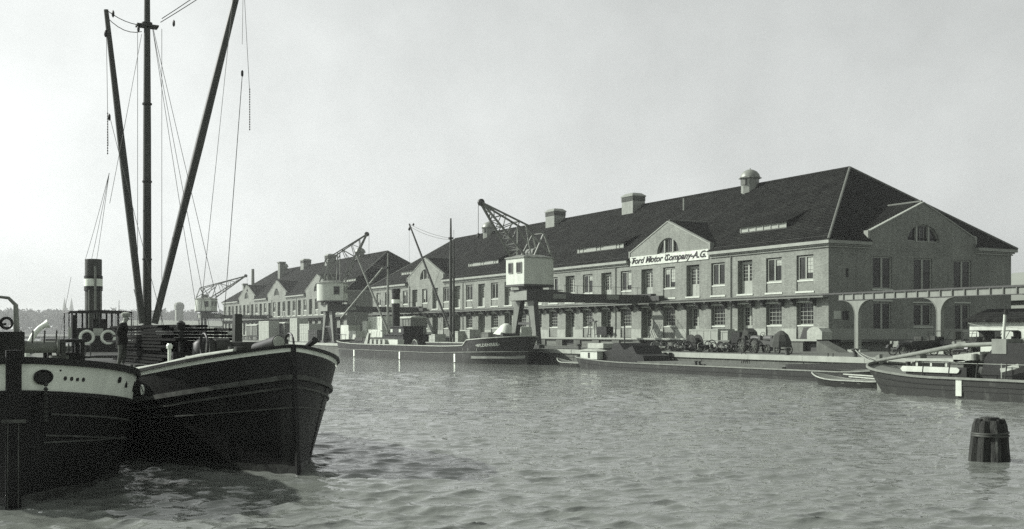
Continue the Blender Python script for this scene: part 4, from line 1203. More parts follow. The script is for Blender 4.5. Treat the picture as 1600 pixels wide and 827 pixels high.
m.box(.20, -.20, 1.56, .36, .20, 1.62)
m.build('stem_rib', rub_m, VA)
HA.skin(MB(), lambda d: -.1, lambda d: .15+.03*math.sin(d*2.4), 2, .008).build('waterline_growth', weed, VA, 50)
HA.deck(MB(), lambda d: ra(d)-.55, .05).build('deck', deck_m, VA)
m = MB(); disc_on(m, HA, .17, ra(.17)-.34, 1, .165, .115, .05); m.build('hawse_hole', black_p, VA)
m = MB(); ring_on(m, HA, .17, ra(.17)-.34, 1, .17, .12, .025, .045); m.build('hawse_ring', hull_b, VA)
m = MB(); c_ = HA.pt(.19, ra(.19)-.45, 1, .09)
for k in range(9): m.lathe([(.02, 0), (.05, .03), (.02, .075)], (c_.x, c_.y, c_.z-.06-.085*k), 6)
m.build('anchor_chain', iron, VA)
for d_ in (.40, .48, .56, .65):
    m = MB(); disc_on(m, HA, d_, ra(d_)-.34, 1, .036, .045, .014, 10); m.build('scupper', black_p, VA)
m = MB(); disc_on(m, HA, 1.45, ra(1.45)-.26, 1, .06, .075, .02, 12); m.build('scupper', black_p, VA); m = MB(); disc_on(m, HA, 1.8, ra(1.8)-.33, 1, .03, .075, .02, 10); m.build('scupper', black_p, VA); m = MB(); disc_on(m, HA, .32, ra(.32)-.2, 1, .02, .02, .014, 8)
m.build('scupper', black_p, VA)
m = MB(); disc_on(m, HA, 2.5, ra(2.5)-.30, 1, .10, .14, .02, 12); m.build('fairlead', black_p, VA)
# fore deck gear
m = MB(); m.box(-4.2, -.75, 2.0, -3.3, .42, 3.22); m.build('windlass_box', black_p, VA)
m = MB(); m.box(-3.2, -.9, 2.0, -2.5, -.13, 3.72); m.build('companion', black_p, VA)
m = MB(); m.tube([(-3.9, -1.2, 3.95), (-3.9, -.1, 3.98), (-3.9, .14, 3.95), (-3.9, .28, 3.8), (-3.9, .30, 3.0)], [.03, .03, .035, .05, .075], 8); m.build('davit', vent_m, VA, 50)
m = MB(); m.tube([(-3.0, .05+.11*math.cos(a*.5236), 3.40+.11*math.sin(a*.5236)) for a in range(12)], .03, 6, closed=True); m.bar((-3.0, -.4, 3.34), (-3.0, .05, 3.38), .05); m.build('crank_wheel', black_p, VA)
m = MB(); m.lathe([(.22, -.42), (.22, -.36), (.15, -.35), (.15, .35), (.22, .36), (.22, .42)], (-6.2, .95, 2.86), 14, 'Y'); m.build('winch_drum', hull_l, VA, 40)
for s in (-.5, .5): MB().prism([(-6.6, 1.4), (-5.8, 1.4), (-6.05, 3.0), (-6.35, 3.0)], lambda a, b, t: (a, t, b), .95+s-.05, .95+s+.05).build('winch_frame', iron, VA)
for k in range(4): MB().tube([(-6.0+.1*k, .5+.25*k, 2.95), (-6.0+.1*k, .52+.25*k, 3.25)], .02, 6).build('winch_lever', iron, VA)
m = MB(); pts = [(-9.0, .85+.62-.62*math.cos(a*.1745), 2.5+.95*math.sin(a*.1745)) for a in range(0, 9)]; m.tube(pts, [.07]*8+[.12], 10); m.build('vent_cowl', white_p, VA, 50)
m = MB(); m.tube([(-8.4, 1.93, 1.4), (-8.4, 1.93, 3.66)], .06, 8); m.build('post', black_p, VA)
m = MB(); m.box(-8.0, 1.1, 2.96, -6.6, 2.05, 3.04); m.build('deck_table', black_p, VA)
for (x, y) in ((-7.9, 1.2), (-6.7, 1.2), (-7.9, 1.95), (-6.7, 1.95)): MB().box(x-.05, y-.05, 1.3, x+.05, y+.05, 2.96).build('table_leg', black_p, VA)
m = MB(); m.box(-7.7, 1.55, 1.3, -6.9, 1.98, 2.7); m.build('tool_chest', timber_d, VA)
barrel('upright barrel catching light under the dark deck table on the left steamer', (1.25+1.38, 22+6.35, ra(6.35)-.55), .26, 1.2, timber)
barrel('dark barrel farther along the left steamer rail near the wheelhouse', (1.25+2.2, 22+8.6, ra(8.6)-.55), .28, 1.05, timber_d)
m = MB(); m.box(-13.5, -1.8, 1.2, -10.5, 1.0, 2.0); m.build('hatch_coaming', hull_m, VA)
seams(HA, VA, (.9, 2.0, 3.4), lambda d: ra(d)-.66, (1,), hull_b)
m = MB(); m.box(-10.3, .2, 1.3, -9.4, 1.4, 2.45); m.build('deck_locker', black_p, VA)

# ------------------------------------------------------------------ the man on deck
def person(name, label, loc, rz, h=1.74):
    P = {'pel': (0,0,.95,.155), 'ab': (.01,0,1.10,.150), 'ch': (.03,0,1.30,.170), 'sh': (.05,0,1.44,.125), 'nk': (.085,0,1.51,.062), 'h1': (.125,0,1.585,.088), 'h2': (.14,0,1.67,.092), 'h3': (.135,0,1.74,.060),
         'Ls': (.04,.17,1.42,.072), 'Le': (-.04,.255,1.16,.058), 'Lw': (.06,.225,.97,.052), 'Lh': (.10,.18,.90,.05),
         'Rs': (.04,-.17,1.42,.072), 'Re': (-.04,-.255,1.16,.058), 'Rw': (.06,-.225,.97,.052), 'Rh': (.10,-.18,.90,.05),
         'Lp': (0,.09,.88,.115), 'Lk': (.04,.10,.50,.080), 'La': (-.03,.10,.10,.062), 'Lf': (.06,.11,.045,.045), 'Lt': (.17,.12,.04,.035),
         'Rp': (0,-.09,.88,.115), 'Rk': (.0,-.10,.50,.080), 'Ra': (-.08,-.10,.10,.062), 'Rf': (.01,-.11,.045,.045), 'Rt': (.12,-.12,.04,.035)}
    E = [('pel','ab'),('ab','ch'),('ch','sh'),('sh','nk'),('nk','h1'),('h1','h2'),('h2','h3'),('sh','Ls'),('Ls','Le'),('Le','Lw'),('Lw','Lh'),('sh','Rs'),('Rs','Re'),('Re','Rw'),('Rw','Rh'),
         ('pel','Lp'),('Lp','Lk'),('Lk','La'),('La','Lf'),('Lf','Lt'),('pel','Rp'),('Rp','Rk'),('Rk','Ra'),('Ra','Rf'),('Rf','Rt')]
    ks = list(P); me = bpy.data.meshes.new('body'); me.from_pydata([P[k][:3] for k in ks], [(ks.index(a), ks.index(b)) for a, b in E], [])
    o = bpy.data.objects.new('body', me); col.objects.link(o)
    sk = o.modifiers.new('skin', 'SKIN'); sk.use_smooth_shade = True
    for i, k in enumerate(ks):
        me.skin_vertices[0].data[i].radius = (P[k][3], P[k][3]); me.skin_vertices[0].data[i].use_root = (k == 'pel')
    ss = o.modifiers.new('sub', 'SUBSURF'); ss.levels = 2; ss.render_levels = 2
    dg = bpy.context.evaluated_depsgraph_get(); dg.update()
    m2 = bpy.data.meshes.new_from_object(o.evaluated_get(dg)); bpy.data.objects.remove(o); m2.name = 'body'
    m2.materials.clear()
    for q in (cloth_d, cloth_g, skin_m, black_p): m2.materials.append(q)
    for p in m2.polygons:
        z = p.center.z
        p.material_index = 3 if z < .09 else (1 if z < .86 else (0 if z < 1.50 else 2)); p.use_smooth = True
    t = thing(name, label, 'person', loc, rz); t.scale = (h/1.80,)*3
    obj(m2, 'body', t)
    c = MB(); c.lathe([(.118, 1.70), (.135, 1.74), (.125, 1.80), (.06, 1.83), (.01, 1.835)], (.125, 0, 0), 16, sx=1.1); c.prism([(.20, -.09), (.30, -.05), (.315, 0), (.30, .05), (.20, .09)], lambda a, b, tt: (a, b, tt-(a-.2)*.35), 1.695, 1.71)
    c.build('cap', cap_m, t, 50)
    f = MB(); f.prism([(.215, 1.655), (.25, 1.60), (.215, 1.59)], lambda a, b, tt: (a, tt, b), -.016, .016); f.build('nose', skin_m, t)
    f = MB()
    for s in (-1, 1): f.lathe([(.004, -.012), (.026, 0), (.004, .012)], (.125, s*.097, 1.62), 8, 'Y')
    f.build('ear', skin_m, t)
    j = MB(); j.lathe([(.20, .80), (.195, .95), (.175, 1.06)], (.005, 0, 0), 18, sx=.85, sy=1.05); j.build('jacket_hem', cloth_d, t, 60)
    return t
person('person', 'man in dark jacket, pale trousers and flat cap standing on the black barge', (5.12, 35.6, 2.065), R(-30), 1.74)

# ------------------------------------------------------------------ C: long steamer at the quay
VC = heading((52.1, 95.0, 0), 'long dark steamer moored at the quay below the nearest crane, name on its bow', 'steamer', 'river_steamer')
HC_ = Hull(52.4, 6.4, 1.75, 2.35, 2.25, 8.5, 5.2, 1.6, 2.2, .8, 5.0, .35, .96, step=(7.2, 1.2, .55), bowlen=.30)
rc = HC_.rail
HC_.skin(MB(), lambda d: .95+.022*max(0, 16-d), lambda d: rc(d)-.07, 6).build('hull', hull_g, VC, 50)
HC_.skin(MB(), lambda d: -.7, lambda d: .95+.022*max(0, 16-d), 5).build('lower_hull', hull_m, VC, 50)
m = MB(); HC_.strake(m, lambda d: rc(d)-.02, .06, .10); m.build('rail_cap', timber_l, VC)
m = MB(); HC_.strake(m, lambda d: .98+.022*max(0, 16-d), .06, .07); m.build('rubbing_strake', hull_l, VC)
m = MB(); HC_.strake(m, lambda d: .62+.018*max(0, 12-d), .012, .42, .1, 7.0, (-1,)); m.build('scraped_patch', hull_l, VC)
dm = MB()
for d_ in (10.4, 26.0, 42): dm.rbox((-d_, -HC_.half(d_, .5)-.03, .5), (.34, .05, .86))
dm.build('draught_mark', white_p, VC)
HC_.deck(MB(), lambda d: rc(d)-.30).build('deck', deck_m, VC)
vv, ff = text_geo('·WILDENSEE·', .72, 0, .02, 1.12)
x0 = min(p[0] for p in vv); x1 = max(p[0] for p in vv)
nm = MB()
def onhull(px, pz):
    d_ = 5.3 - (px-x0)/(x1-x0)*3.2
    return HC_.pt(d_, rc(d_)-.85+pz*.58, -1, .03)
nm.add([onhull(p[0], p[1]) for p in vv], ff); nm.build('ship_name', white_c, VC)
m = MB()
for d_ in (8.2, 7.0, 5.2): m.rbox(tuple(HC_.pt(d_, 1.45, -1, .01)), (.12, .05, .24))
m.build('draught_figure', hull_l, VC)
def LC(X, Y, z): return (-(Y-95.0), X-52.1, z)
m = MB(); m.box(-21, -1.9, 1.4, -9.5, 1.9, 2.05); m.box(-47, -1.9, 1.4, -41, 1.9, 2.1); m.build('hatch_coaming', hull_m, VC)
m = MB()
for k in range(8): m.box(-21+k*1.43, -1.95, 2.05, -19.63+k*1.43, 1.95, 2.12)
m.build('hatch_board', timber_l, VC)
for (yy, zt, b0, tips, rr) in ((113.2, 16.3, (52.1, 112.6, 2.6), (50.0, 120.5, 16.2), .13), (132.8, 13.6, (52.1, 132.3, 3.0), (49.6, 137.8, 13.5), .11)):
    sm = spar_m if yy < 120 else spar_l
    m = MB(); m.tube([LC(52.1, yy, 1.4), LC(52.1, yy, zt*.7), LC(52.1, yy, zt)], [rr*1.5, rr*1.35, rr*.7], 10); m.build('mast', sm, VC, 60)
    if yy < 120:
        m = MB(); m.tube([LC(52.9, yy+.9, 1.4), LC(52.9, yy+.9, zt-2.4)], [rr*1.2, rr*.8], 8); m.tube([LC(52.9, yy+.9, zt-2.4), LC(52.9, yy+.9, zt-1.2)], .02, 5); m.build('mast', sm, VC, 60)
        m = MB(); m.tube([LC(*b0), LC(*Vector(b0).lerp(Vector(tips), .5)), LC(*tips)], [.11, .14, .09], 8); m.build('derrick_boom', spar_m, VC, 60)
    else:
        m = MB(); m.tube([LC(*b0), LC(*Vector(b0).lerp(Vector(tips), .5)), LC(*tips)], [.12, .15, .10], 8); m.build('derrick_boom', sm, VC, 60)
        m = MB(); m.tube([LC(51.8, 133.8, 11.7), LC(49.5, 143.8, 5.2)], .13, 8); m.build('derrick_boom', sm, VC, 60)
    G = []
    g = MB(); g.tube([LC(*p) for p in wire(tips, (52.1, yy, zt*.86), .25, 6)], .022, 5); g.tube([LC(*p) for p in wire((tips[0], tips[1], tips[2]-.25), (52.1, yy, zt*.85), .35, 6)], .022, 5)
    g.tube([LC(*tips), LC(tips[0], tips[1], 3.0)], .014, 4); g.tube([LC(52.1, yy, zt*.85), LC(49.2, yy-3, 1.9)], .014, 4); g.tube([LC(52.1, yy, zt*.85), LC(55, yy-3, 1.9)], .014, 4); g.tube([LC(52.1, yy, zt*.85), LC(49.2, yy+4, 1.9)], .014, 4)
    g.build('rigging', wirem, VC)
    b = MB(); b.lathe([(.06, -.2), (.18, 0), (.06, .2)], LC(tips[0], tips[1], tips[2]-.6), 8); b.lathe([(.06, -.15), (.15, 0), (.06, .15)], LC(tips[0]+.2, tips[1]-.8, tips[2]-.12), 8); b.lathe([(.3, -.1), (.3, .1)], LC(52.1, yy, zt*.86), 8); b.build('rigging_block', black_p, VC)
m = MB(); m.lathe([(.52, 2.0), (.52, 8.3), (.58, 8.35), (.58, 8.8), (.5, 8.85)], LC(52.1, 130.0, 0), 18); f_ = m.build('funnel', black_p, VC, 40)
m = MB(); m.lathe([(.545, 6.95), (.545, 7.45)], LC(52.1, 130.0, 0), 18); m.build('funnel_band', white_p, f_, 40)
m = MB(); m.tube([LC(51.45, 129.6, 2), LC(51.45, 129.6, 6.6)], .07, 6); m.tube([LC(51.5, 130.9, 2), LC(51.5, 130.9, 5.6)], .05, 6); m.build('steam_pipe', spar_l, f_)
m = MB(); m.box(-35.0, -1.7, 1.4, -28.4, 1.7, 2.9); m.build('wheelhouse', black_p, VC)
m = MB(); m.box(-34.4, -1.9, 2.9, -28.2, 1.9, 3.02); m.box(-33.6, -1.3, 3.02, -29.2, 1.3, 3.9); m.box(-33.9, -1.55, 3.9, -28.9, 1.55, 4.02); m.build('wheelhouse_top', black_p, VC)
m = MB()
for x in (-33.2, -30.4): m.box(x-.35, -1.325, 3.25, x+.35, -1.30, 3.65)
m.build('wheelhouse_window', white_c, VC)
m = MB(); m.box(-37.5, -2.4, 3.35, -34.2, 2.2, 3.5); m.build('awning', white_c, VC)
m = MB()
for k in range(4): m.lathe([(.42, -1.0), (.46, 0), (.42, 1.0)], (-35.6+k*1.5, -2.2, 2.0), 10, 'Y')
m.build('deck_cask', canvas, VC, 40)
m = MB(); m.box(-31.0, -2.75, 1.45, -27.6, -1.9, 2.35); m.build('deck_locker', white_c, VC)
m = MB(); m.prism(arc(0, 0, .85, 0, 180, 10), lambda a, b, t: (-22.6+a, t, 1.5+b), -2.6, -2.35); m.build('paddle_guard', hull_m, VC)
m = MB(); m.tube([(-22.6+.86*math.cos(R(18*a)), -2.62, 1.5+.86*math.sin(R(18*a))) for a in range(11)], .06, 6); m.build('guard_rim', timber_l, VC)
m = MB(); m.box(-45, -2.0, 2.1, -42, 1.0, 2.55); m.box(-41, -2.3, 1.5, -36, -1.0, 2.5); m.build('tarpaulin', canvas_d, VC)
m = MB(); m.prism([(-40.2, 1.5), (-38.9, 1.5), (-38.2, 3.1), (-38.6, 3.2)], lambda a, b, t: (a, t, b), -2.5, -2.2); m.build('stowed_boat', timber_l, VC)
for k in range(5):
    m = MB(); m.tube([(-52.5+k*1.6, -2.4+abs(k-1)*.05, 2.1), (-52.5+k*1.6, -2.4, 3.0)], .03, 5)
    m.build('stern_stanchion', iron, VC)
m = MB(); m.tube([(-53.4, -.8, 2.95), (-52.2, -2.2, 3.0), (-46, -2.75, 2.9)], .035, 5); m.build('stern_rail', iron, VC)
bollards(VC, [(-2.6, -1.4, rc(2.6)-.3), (-24.5, -2.5, rc(24)-.3), (-45, -2.6, rc(45)-.3)])
m = MB(); m.lathe([(.3, -.8), (.2, -.5), (.2, .5), (.3, .8)], (-4, 0, 2.95), 12, 'Y'); m.box(-4.4, -.7, 2.2, -3.6, .7, 2.9); m.build('windlass', iron, VC)

# ------------------------------------------------------------------ E: long low barge along the quay wall
VE = heading((53.4, 46.5, 0), 'long low open barge lying close along the quay wall', 'barge', 'cargo_barge')
HE = Hull(39, 4.8, .72, 1.2, 1.15, 4.5, 3.2, 1.8, 2.2, .8, 3.0, .9, .96, srake=.6, bowlen=.15)
re_ = HE.rail
HE.skin(MB(), lambda d: -.6, lambda d: re_(d)-.07, 5).build('hull', hull_m, VE, 45)
m = MB(); HE.strake(m, lambda d: re_(d)-.03, .05, .09); m.build('rail_cap', rail_w, VE)
m = MB(); HE.strake(m, lambda d: re_(d)-.42, .03, .05, .3); m.build('plate_seam', hull_g, VE)
HE.deck(MB(), lambda d: re_(d)-.10).build('deck', deck_m, VE)
m = MB(); m.box(-28.5, -1.8, .5, -11, 1.8, .82); m.build('hatch_coaming', concrete, VE)
m = MB(); m.prism([(-11.0, .6), (-2.8, .9), (-3.6, 1.2), (-11.0, 1.02)], lambda a, b, t: (a, t, b), -1.5, 1.3); m.build('fore_hatch', hull_g, VE)
m = MB(); m.prism([(-34.9, .6), (-28.2, .6), (-28.4, 1.25), (-29.4, 1.42), (-30.0, 2.1), (-31.2, 1.7), (-32.0, 2.3), (-32.9, 2.3), (-33.2, 1.75), (-34.8, 1.5)], lambda a, b, t: (a, t, b), -1.3, 1.4); m.build('cargo_cover', black_p, VE)
m = MB(); m.box(-37.4, -1.9, .85, -34.6, 1.4, 1.55); ca = m.build('cabin', white_c, VE)
m = MB(); m.prism([(-37.6, 1.55), (-34.4, 1.55), (-34.6, 1.62), (-36, 1.78), (-37.4, 1.62)], lambda a, b, t: (a, t, b), -2.0, 1.5); m.build('cabin_roof', canvas, ca)
MB().box(-36.1, -1.93, .95, -35.8, -1.90, 1.42).build('cabin_door', timber_d, ca)
m = MB(); m.box(-37.6, -1.0, 1.8, -35.0, 1.2, 2.25); m.build('folded_awning', canvas, VE)
m = MB(); m.tube([(-33.4, .2, 1), (-33.4, .2, 3.9)], .07, 7); m.build('mast_stump', spar_m, VE)
m = MB(); m.prism([(-39.6, -.5), (-38.4, -.5), (-38.5, 1.0), (-39.2, 1.15), (-39.9, .6)], lambda a, b, t: (a, t, b), -.09, .09); m.build('rudder', timber_d, VE)
bollards(VE, [(-1.9, 1.4, re_(2)-.1), (-1.9, -1.3, re_(2)-.1), (-37.9, 1.2, re_(38)-.1), (-20, -2.1, re_(20)-.1)])

# ------------------------------------------------------------------ D: wooden barge at the right
VD = thing('cargo_barge', 'wooden barge with cabin and lowered mast cut by the right edge', 'barge', (46.2, 41.6, 0), math.pi/2)
HD = Hull(38, 5.2, 1.02, 1.62, 1.3, 3.4, 2.3, 1.8, 2.3, .72, 3, .5, .96, bowlen=.14)
rd = HD.rail; HD.xo = 1.6
SD = 1                                              # this hull points away along the quay: its port side faces the basin
HD.skin(MB(), lambda d: -.6, lambda d: rd(d)-.08, 6).build('hull', hull_m, VD, 45)
m = MB(); HD.strake(m, lambda d: rd(d)-.03, .07, .11); m.build('rail_cap', rail_w, VD)
m = MB(); HD.strake(m, lambda d: rd(d)-.36, .035, .05, .4); HD.strake(m, lambda d: rd(d)*.4, .02, .03, .4); m.build('plank_seam', hull_g, VD)
HD.deck(MB(), lambda d: rd(d)-.16).build('deck', deck_m, VD)
def LD(X, Y, z): return (Y-41.6, -(X-46.2), z)
m = MB(); m.prism([(1.75, -.6), (2.05, -.6), (2.22, 1.9), (1.94, 2.0)], lambda a, b, t: (a, t, b), -.12, .12); m.build('stem_post', rail_w, VD)
m = MB(); m.rbox((-5.4, HD.half(7.0, .55)+.03, .55), (.34, .05, .82)); m.build('draught_mark', white_c, VD)
m = MB(); m.box(-5.6, 1.9, 1.0, -1.9, 2.3, 1.5); m.build('side_coaming', hull_g, VD)
m = MB(); m.prism([(-5.2, 1.28), (-5.1, 1.22), (-1.75, 1.22), (-1.6, 1.35), (-1.75, 1.50), (-5.1, 1.50), (-5.25, 1.40)], lambda a, b, t: (a, t, b), 2.32, 2.38); m.build('name_board', white_c, VD)
m = MB(); m.box(-4.6, -1.6, .9, -1.6, 1.3, 1.75); c_ = m.build('fore_cabin', timber, VD)
m = MB(); m.box(-4.8, -1.75, 1.75, -1.4, 1.45, 1.86); m.build('cabin_roof', timber_l, c_)
m = MB()
for x in (-2.2, -3.1): m.box(x-.33, 1.302, 1.3, x+.33, 1.33, 1.62)
m.build('cabin_window', glass, c_)
for x in (-1.75, -2.65, -3.6): MB().box(x-.06, 1.301, 1.15, x+.06, 1.34, 1.75).build('window_post', white_c, c_)
m = MB(); m.rbox((-4.9, .9, 2.0), (1.6, 1.1, .35), .0, 0, .12); m.build('skylight', canvas, VD)
m = MB(); m.tube([(1.9, .3, 1.65), (-1.0, .4, 2.1), (-3.6, .5, 2.55), (-8.2, .6, 2.75)], [.09, .12, .12, .09], 9); m.build('lowered_mast', rail_w, VD, 50)
MB().box(-6.6, -.2, 1.0, -6.2, .2, 2.5).build('mast_crutch', timber, VD); MB().box(-1.35, .15, 1.5, -1.1, .65, 2.0).build('mast_crutch', timber, VD)
m = MB()
for x in (-4.3, -5.2): m.box(x-.35, -.8, 2.25, x+.35, -.75, 2.6)
m.build('hanging_cloth', white_c, VD)
m = MB(); m.prism([(-5.9, .9), (-10.5, .9), (-10.5, 2.55), (-6.9, 2.75), (-6.2, 2.0)], lambda a, b, t: (a, t, b), -1.8, 1.75); m.build('cargo_cover', black_p, VD)
m = MB(); m.box(-7.4, .6, 2.2, -6.6, 1.78, 2.9); m.build('hatch_end', hull_l, VD)
m = MB(); m.tube([(-5.3, -.6, 1.4), (-5.5, -.6, 4.1)], [.08, .07], 8); m.build('pole', white_c, VD)
m = MB(); m.tube([(-5.55, -.6, 4.1), (-5.56, -.6, 4.35)], .10, 8); m.build('pole_cap', black_p, VD)
m = MB(); m.tube([(-9.4, .1, 2.4), (-9.2, .1, 4.75)], [.09, .07], 8); m.lathe([(.1, 0), (.11, .2)], (-9.2, .1, 4.7), 8); m.build('pole', spar_m, VD)
m = MB(); m.tube([VecP for VecP in wire((-5.5, -.6, 3.5), (-9.2, .1, 3.75), .18, 8)], .015, 5); m.tube([p for p in wire((-5.5, -.6, 3.5), (-3.0, -1.0, 3.7), .1, 6)], .015, 5); m.build('wash_line', rope_m, VD)
m = MB(); m.lathe([(.62, -.12), (.7, 0), (.62, .12)], (-8.6, 1.2, 2.3), 14, 'Y', sx=.6); m.build('fender', black_p, VD)
m = MB(); m.prism([(-8.15, 1.9), (-8.45, 1.9), (-8.6, 2.6), (-8.4, 3.0), (-8.1, 3.05), (-8.0, 2.5)], lambda a, b, t: (a, t, b), .9, 1.2); m.build('lee_board', white_c, VD)
m = MB(); m.box(-13, -1.6, .9, -8.9, 1.7, 2.5); m.build('deckhouse', hull_m, VD)
m = MB()
for k in range(6): m.box(-9.3-k*.62, 1.70, 1.3, -9.2-k*.62, 1.75, 2.5)
m.build('deckhouse_batten', hull_l, VD)
m = MB(); m.tube([(-7.4, 2.1, 1.05), (-7.4, 2.1, 1.75)], .03, 6); m.rbox((-7.9, 2.15, 1.55), (1.0, .12, .2), 0, 0, .25); m.build('boat_hook_rest', timber_l, VD)
m = MB(); m.tube([(-6.1, -.3, 2.72), (-7.6, -.5, 3.05), (-9.0, -.6, 3.12), (-12, -.6, 3.05)], [.07, .12, .13, .12], 8); m.build('rolled_canvas', rail_w, VD, 50)
m = MB(); m.lathe([(.34, 0), (.40, .25), (.34, .5)], (-6.0, 1.35, 1.05), 12); m.lathe([(.3, 0), (.36, .3), (.3, .6)], (-5.9, .3, 2.1), 12); m.build('rope_coil', iron, VD, 40)
bollards(VD, [(-1.0, .9, rd(1)-.16), (-1.0, -.9, rd(1)-.16)])

# ------------------------------------------------------------------ rowing boats
def rowboat(label, loc, rz, L=5.2, B=1.5, up=0.0, mt=None):
    t = thing('rowing_boat', label, 'rowing boat', loc, rz, 'rowing boats by the barges')
    H = Hull(L, B, .42, .80, .62, 2.2, 1.7, 1.5, 1.8, .85, 1.2, .55, .7, bowlen=.4)
    H.skin(MB(), lambda d: -.12, lambda d: H.rail(d), 5).build('hull', mt or hull_m, t, 45)
    m = MB(); H.strake(m, lambda d: H.rail(d)-.02, .04, .06); m.build('gunwale', timber_l, t)
    H.skin(MB(), lambda d: -.05, lambda d: H.rail(d)-.01, 4, -.05).build('inner_planking', timber, t, 45)
    H.deck(MB(), lambda d: -.02).build('floor_boards', timber, t)
    for d in (1.5, 2.6, 3.8): MB().box(-d-.13, -H.half(d, .25), .24, -d+.13, H.half(d, .25), .28).build('thwart', timber_l, t)
    return t
rowboat('rowing boat with pale gunwale and oars moored at the bow of the right hand barge', (47.6, 49.8, 0), R(93), 5.8, 1.7)
t = rowboat('small dark rowing boat tied at the stern of the long low barge', (52.6, 89.3, 0), R(95), 4.6, 1.5, mt=hull_m)
for k, (x, y, rz_, nm_) in enumerate(((47.6, 46.5, .25, 'upper'), (47.3, 45.9, .32, 'lower'))):
    tag(MB().rbox((x, y, .72-.12*k), (.09, 3.4, .07), rz_*-1).build('oar', timber_l), 'pale oar laid across the rowing boat, the %s of two' % nm_, 'oar', 'oars in the rowing boat')

# deck clutter on the right hand barge and mooring lines
for k in range(7):
    x = -2.4-k*1.15; MB().rbox((x, random.uniform(-.9, 1.5), 1.25+random.uniform(0, .3)), (random.uniform(.3, .8), random.uniform(.3, .7), random.uniform(.25, .6)), random.uniform(0, 1.5)).build('deck_gear', (iron, black_p, timber, hull_g)[k % 4], VD)
for k in range(4):
    MB().tube([(-1.6-k*2.1+.26*math.cos(a*.393), 1.5-.5*k+.26*math.sin(a*.393), 1.35+.05*math.sin(a)) for a in range(16)], .045, 6, closed=True).build('rope_coil', rope_m, VD)
for k in range(5): MB().tube([(-3-k*1.6, 2.38, 1.05), (-3.1-k*1.6, 2.38, 1.75)], .03, 6).build('stanchion', iron, VD)
MB().tube([(-3, 2.38, 1.72), (-9.6, 2.38, 1.72)], .018, 5).build('guard_line', rope_m, VD)
for k in range(3): MB().lathe([(.14, 0), (.16, .3), (.15, .32)], (-5.0-k*.5, 1.6, 1.86 if k else 1.05), 10).build('bucket', (iron, vent_m, iron)[k], VD)
for k, (p, q, lab) in enumerate((((51.6, 96.5, 2.6), (56.35, onX(905, 56.35), 2.0), 'slack mooring rope from the steamer bow to the quay'),
                               ((53.6, 84.8, 1.2), (56.35, onX(1000, 56.35), 2.0), 'slack mooring rope from the long barge stern to the quay'),
                               ((53.6, 48.0, 1.3), (56.35, onX(1336, 56.35), 2.0), 'slack mooring rope from the long barge bow to the bollard before the runway column'),
                               ((46.2, 43.0, 1.6), (56.35, onX(1336, 56.35), 2.02), 'slack mooring rope from the right hand barge to the quay'))):
    tag(MB().tube(wire(p, q, .35, 10), .035, 6).build('mooring_rope', rope_m, None, 60), lab, 'rope', 'mooring ropes')

# ------------------------------------------------------------------ mooring dolphin
dp = thing('mooring_dolphin', 'stubby dark dolphin of bound timber piles rising from the open water', 'mooring dolphin', (23.32, 18.42, 0))
def rough_pile(x0, y0, x1, y1, h_, r0, r1):
    """weathered trunk: uneven section, splintered head"""
    m = MB(); n_, k_ = 12, 12; rr_ = [random.uniform(.86, 1.10) for _ in range(n_)]
    for i in range(k_+1):
        t = i/k_; z = -1.2+(h_+1.2)*t; cxx, cyy = x0+(x1-x0)*t, y0+(y1-y0)*t; r_ = r0+(r1-r0)*t
        if i == k_: r_ *= .70
        for j in range(n_):
            q = 6.2832*j/n_; rj = r_*rr_[j]*random.uniform(.96, 1.04)
            m.v.append((cxx+rj*math.cos(q), cyy+rj*math.sin(q), z - (random.uniform(0, .05) if i == k_ else 0)))
    for i in range(k_):
        for j in range(n_): m.f.append((i*n_+j, i*n_+(j+1) % n_, (i+1)*n_+(j+1) % n_, (i+1)*n_+j)); m.m.append(0)
    m.f.append(tuple(k_*n_+j for j in range(n_))); m.m.append(0)
    m.build('pile', timber_d, dp, 38)
for k in range(8):
    a = k*2*math.pi/8 + .25; rr = .30*random.uniform(.93, 1.06)
    rough_pile(rr*1.42*math.cos(a), rr*1.42*math.sin(a), rr*.86*math.cos(a), rr*.86*math.sin(a), 1.02+random.uniform(-.07, .05), .185, .14)
m = MB(); m.tube([(0, 0, -1), (0, 0, 1.08)], [.3, .22], 10); m.build('pile', timber_d, dp, 50)
m = MB(); m.tube([(.43*math.cos(a*.3491), .43*math.sin(a*.3491), .70+.02*math.cos(a*.35)) for a in range(18)], .028, 6, closed=True); m.tube([(.436*math.cos(a*.3491), .436*math.sin(a*.3491), .63) for a in range(18)], .026, 6, closed=True); m.build('iron_band', rub_m, dp, 60)

# ================================================================== things on the quay
def crate(label, X, Y, sx, sy, sz, z=ZQ, rz=0.0, mt=None, group='packing cases on the quay', name='packing_case', battens=True):
    o = thing(name, label, 'packing case', (X, Y, z), rz, group)
    MB().box(-sx/2, -sy/2, 0, sx/2, sy/2, sz).build('case_body', mt or timber_l, o)
    if battens:
        b = MB().box(-sx/2-.03, -.06, 0, sx/2+.03, .06, sz+.02).mesh('batten', mt or timber_l)
        n = max(2, int(round(sy/1.1))+1)
        for k in range(n): obj(b, 'batten', o, (0, -sy/2+.07+(sy-.14)*k/(n-1), 0))
        h = MB().box(-sx/2-.04, -sy/2-.03, 0, -sx/2-.001, sy/2+.03, .12).mesh('rail_batten', mt or timber_l)
        for k in (0.02, .48, .93): obj(h, 'rail_batten', o, (0, 0, sz*k))
    return o

def at_quay(u, X): return X, onX(u, X)
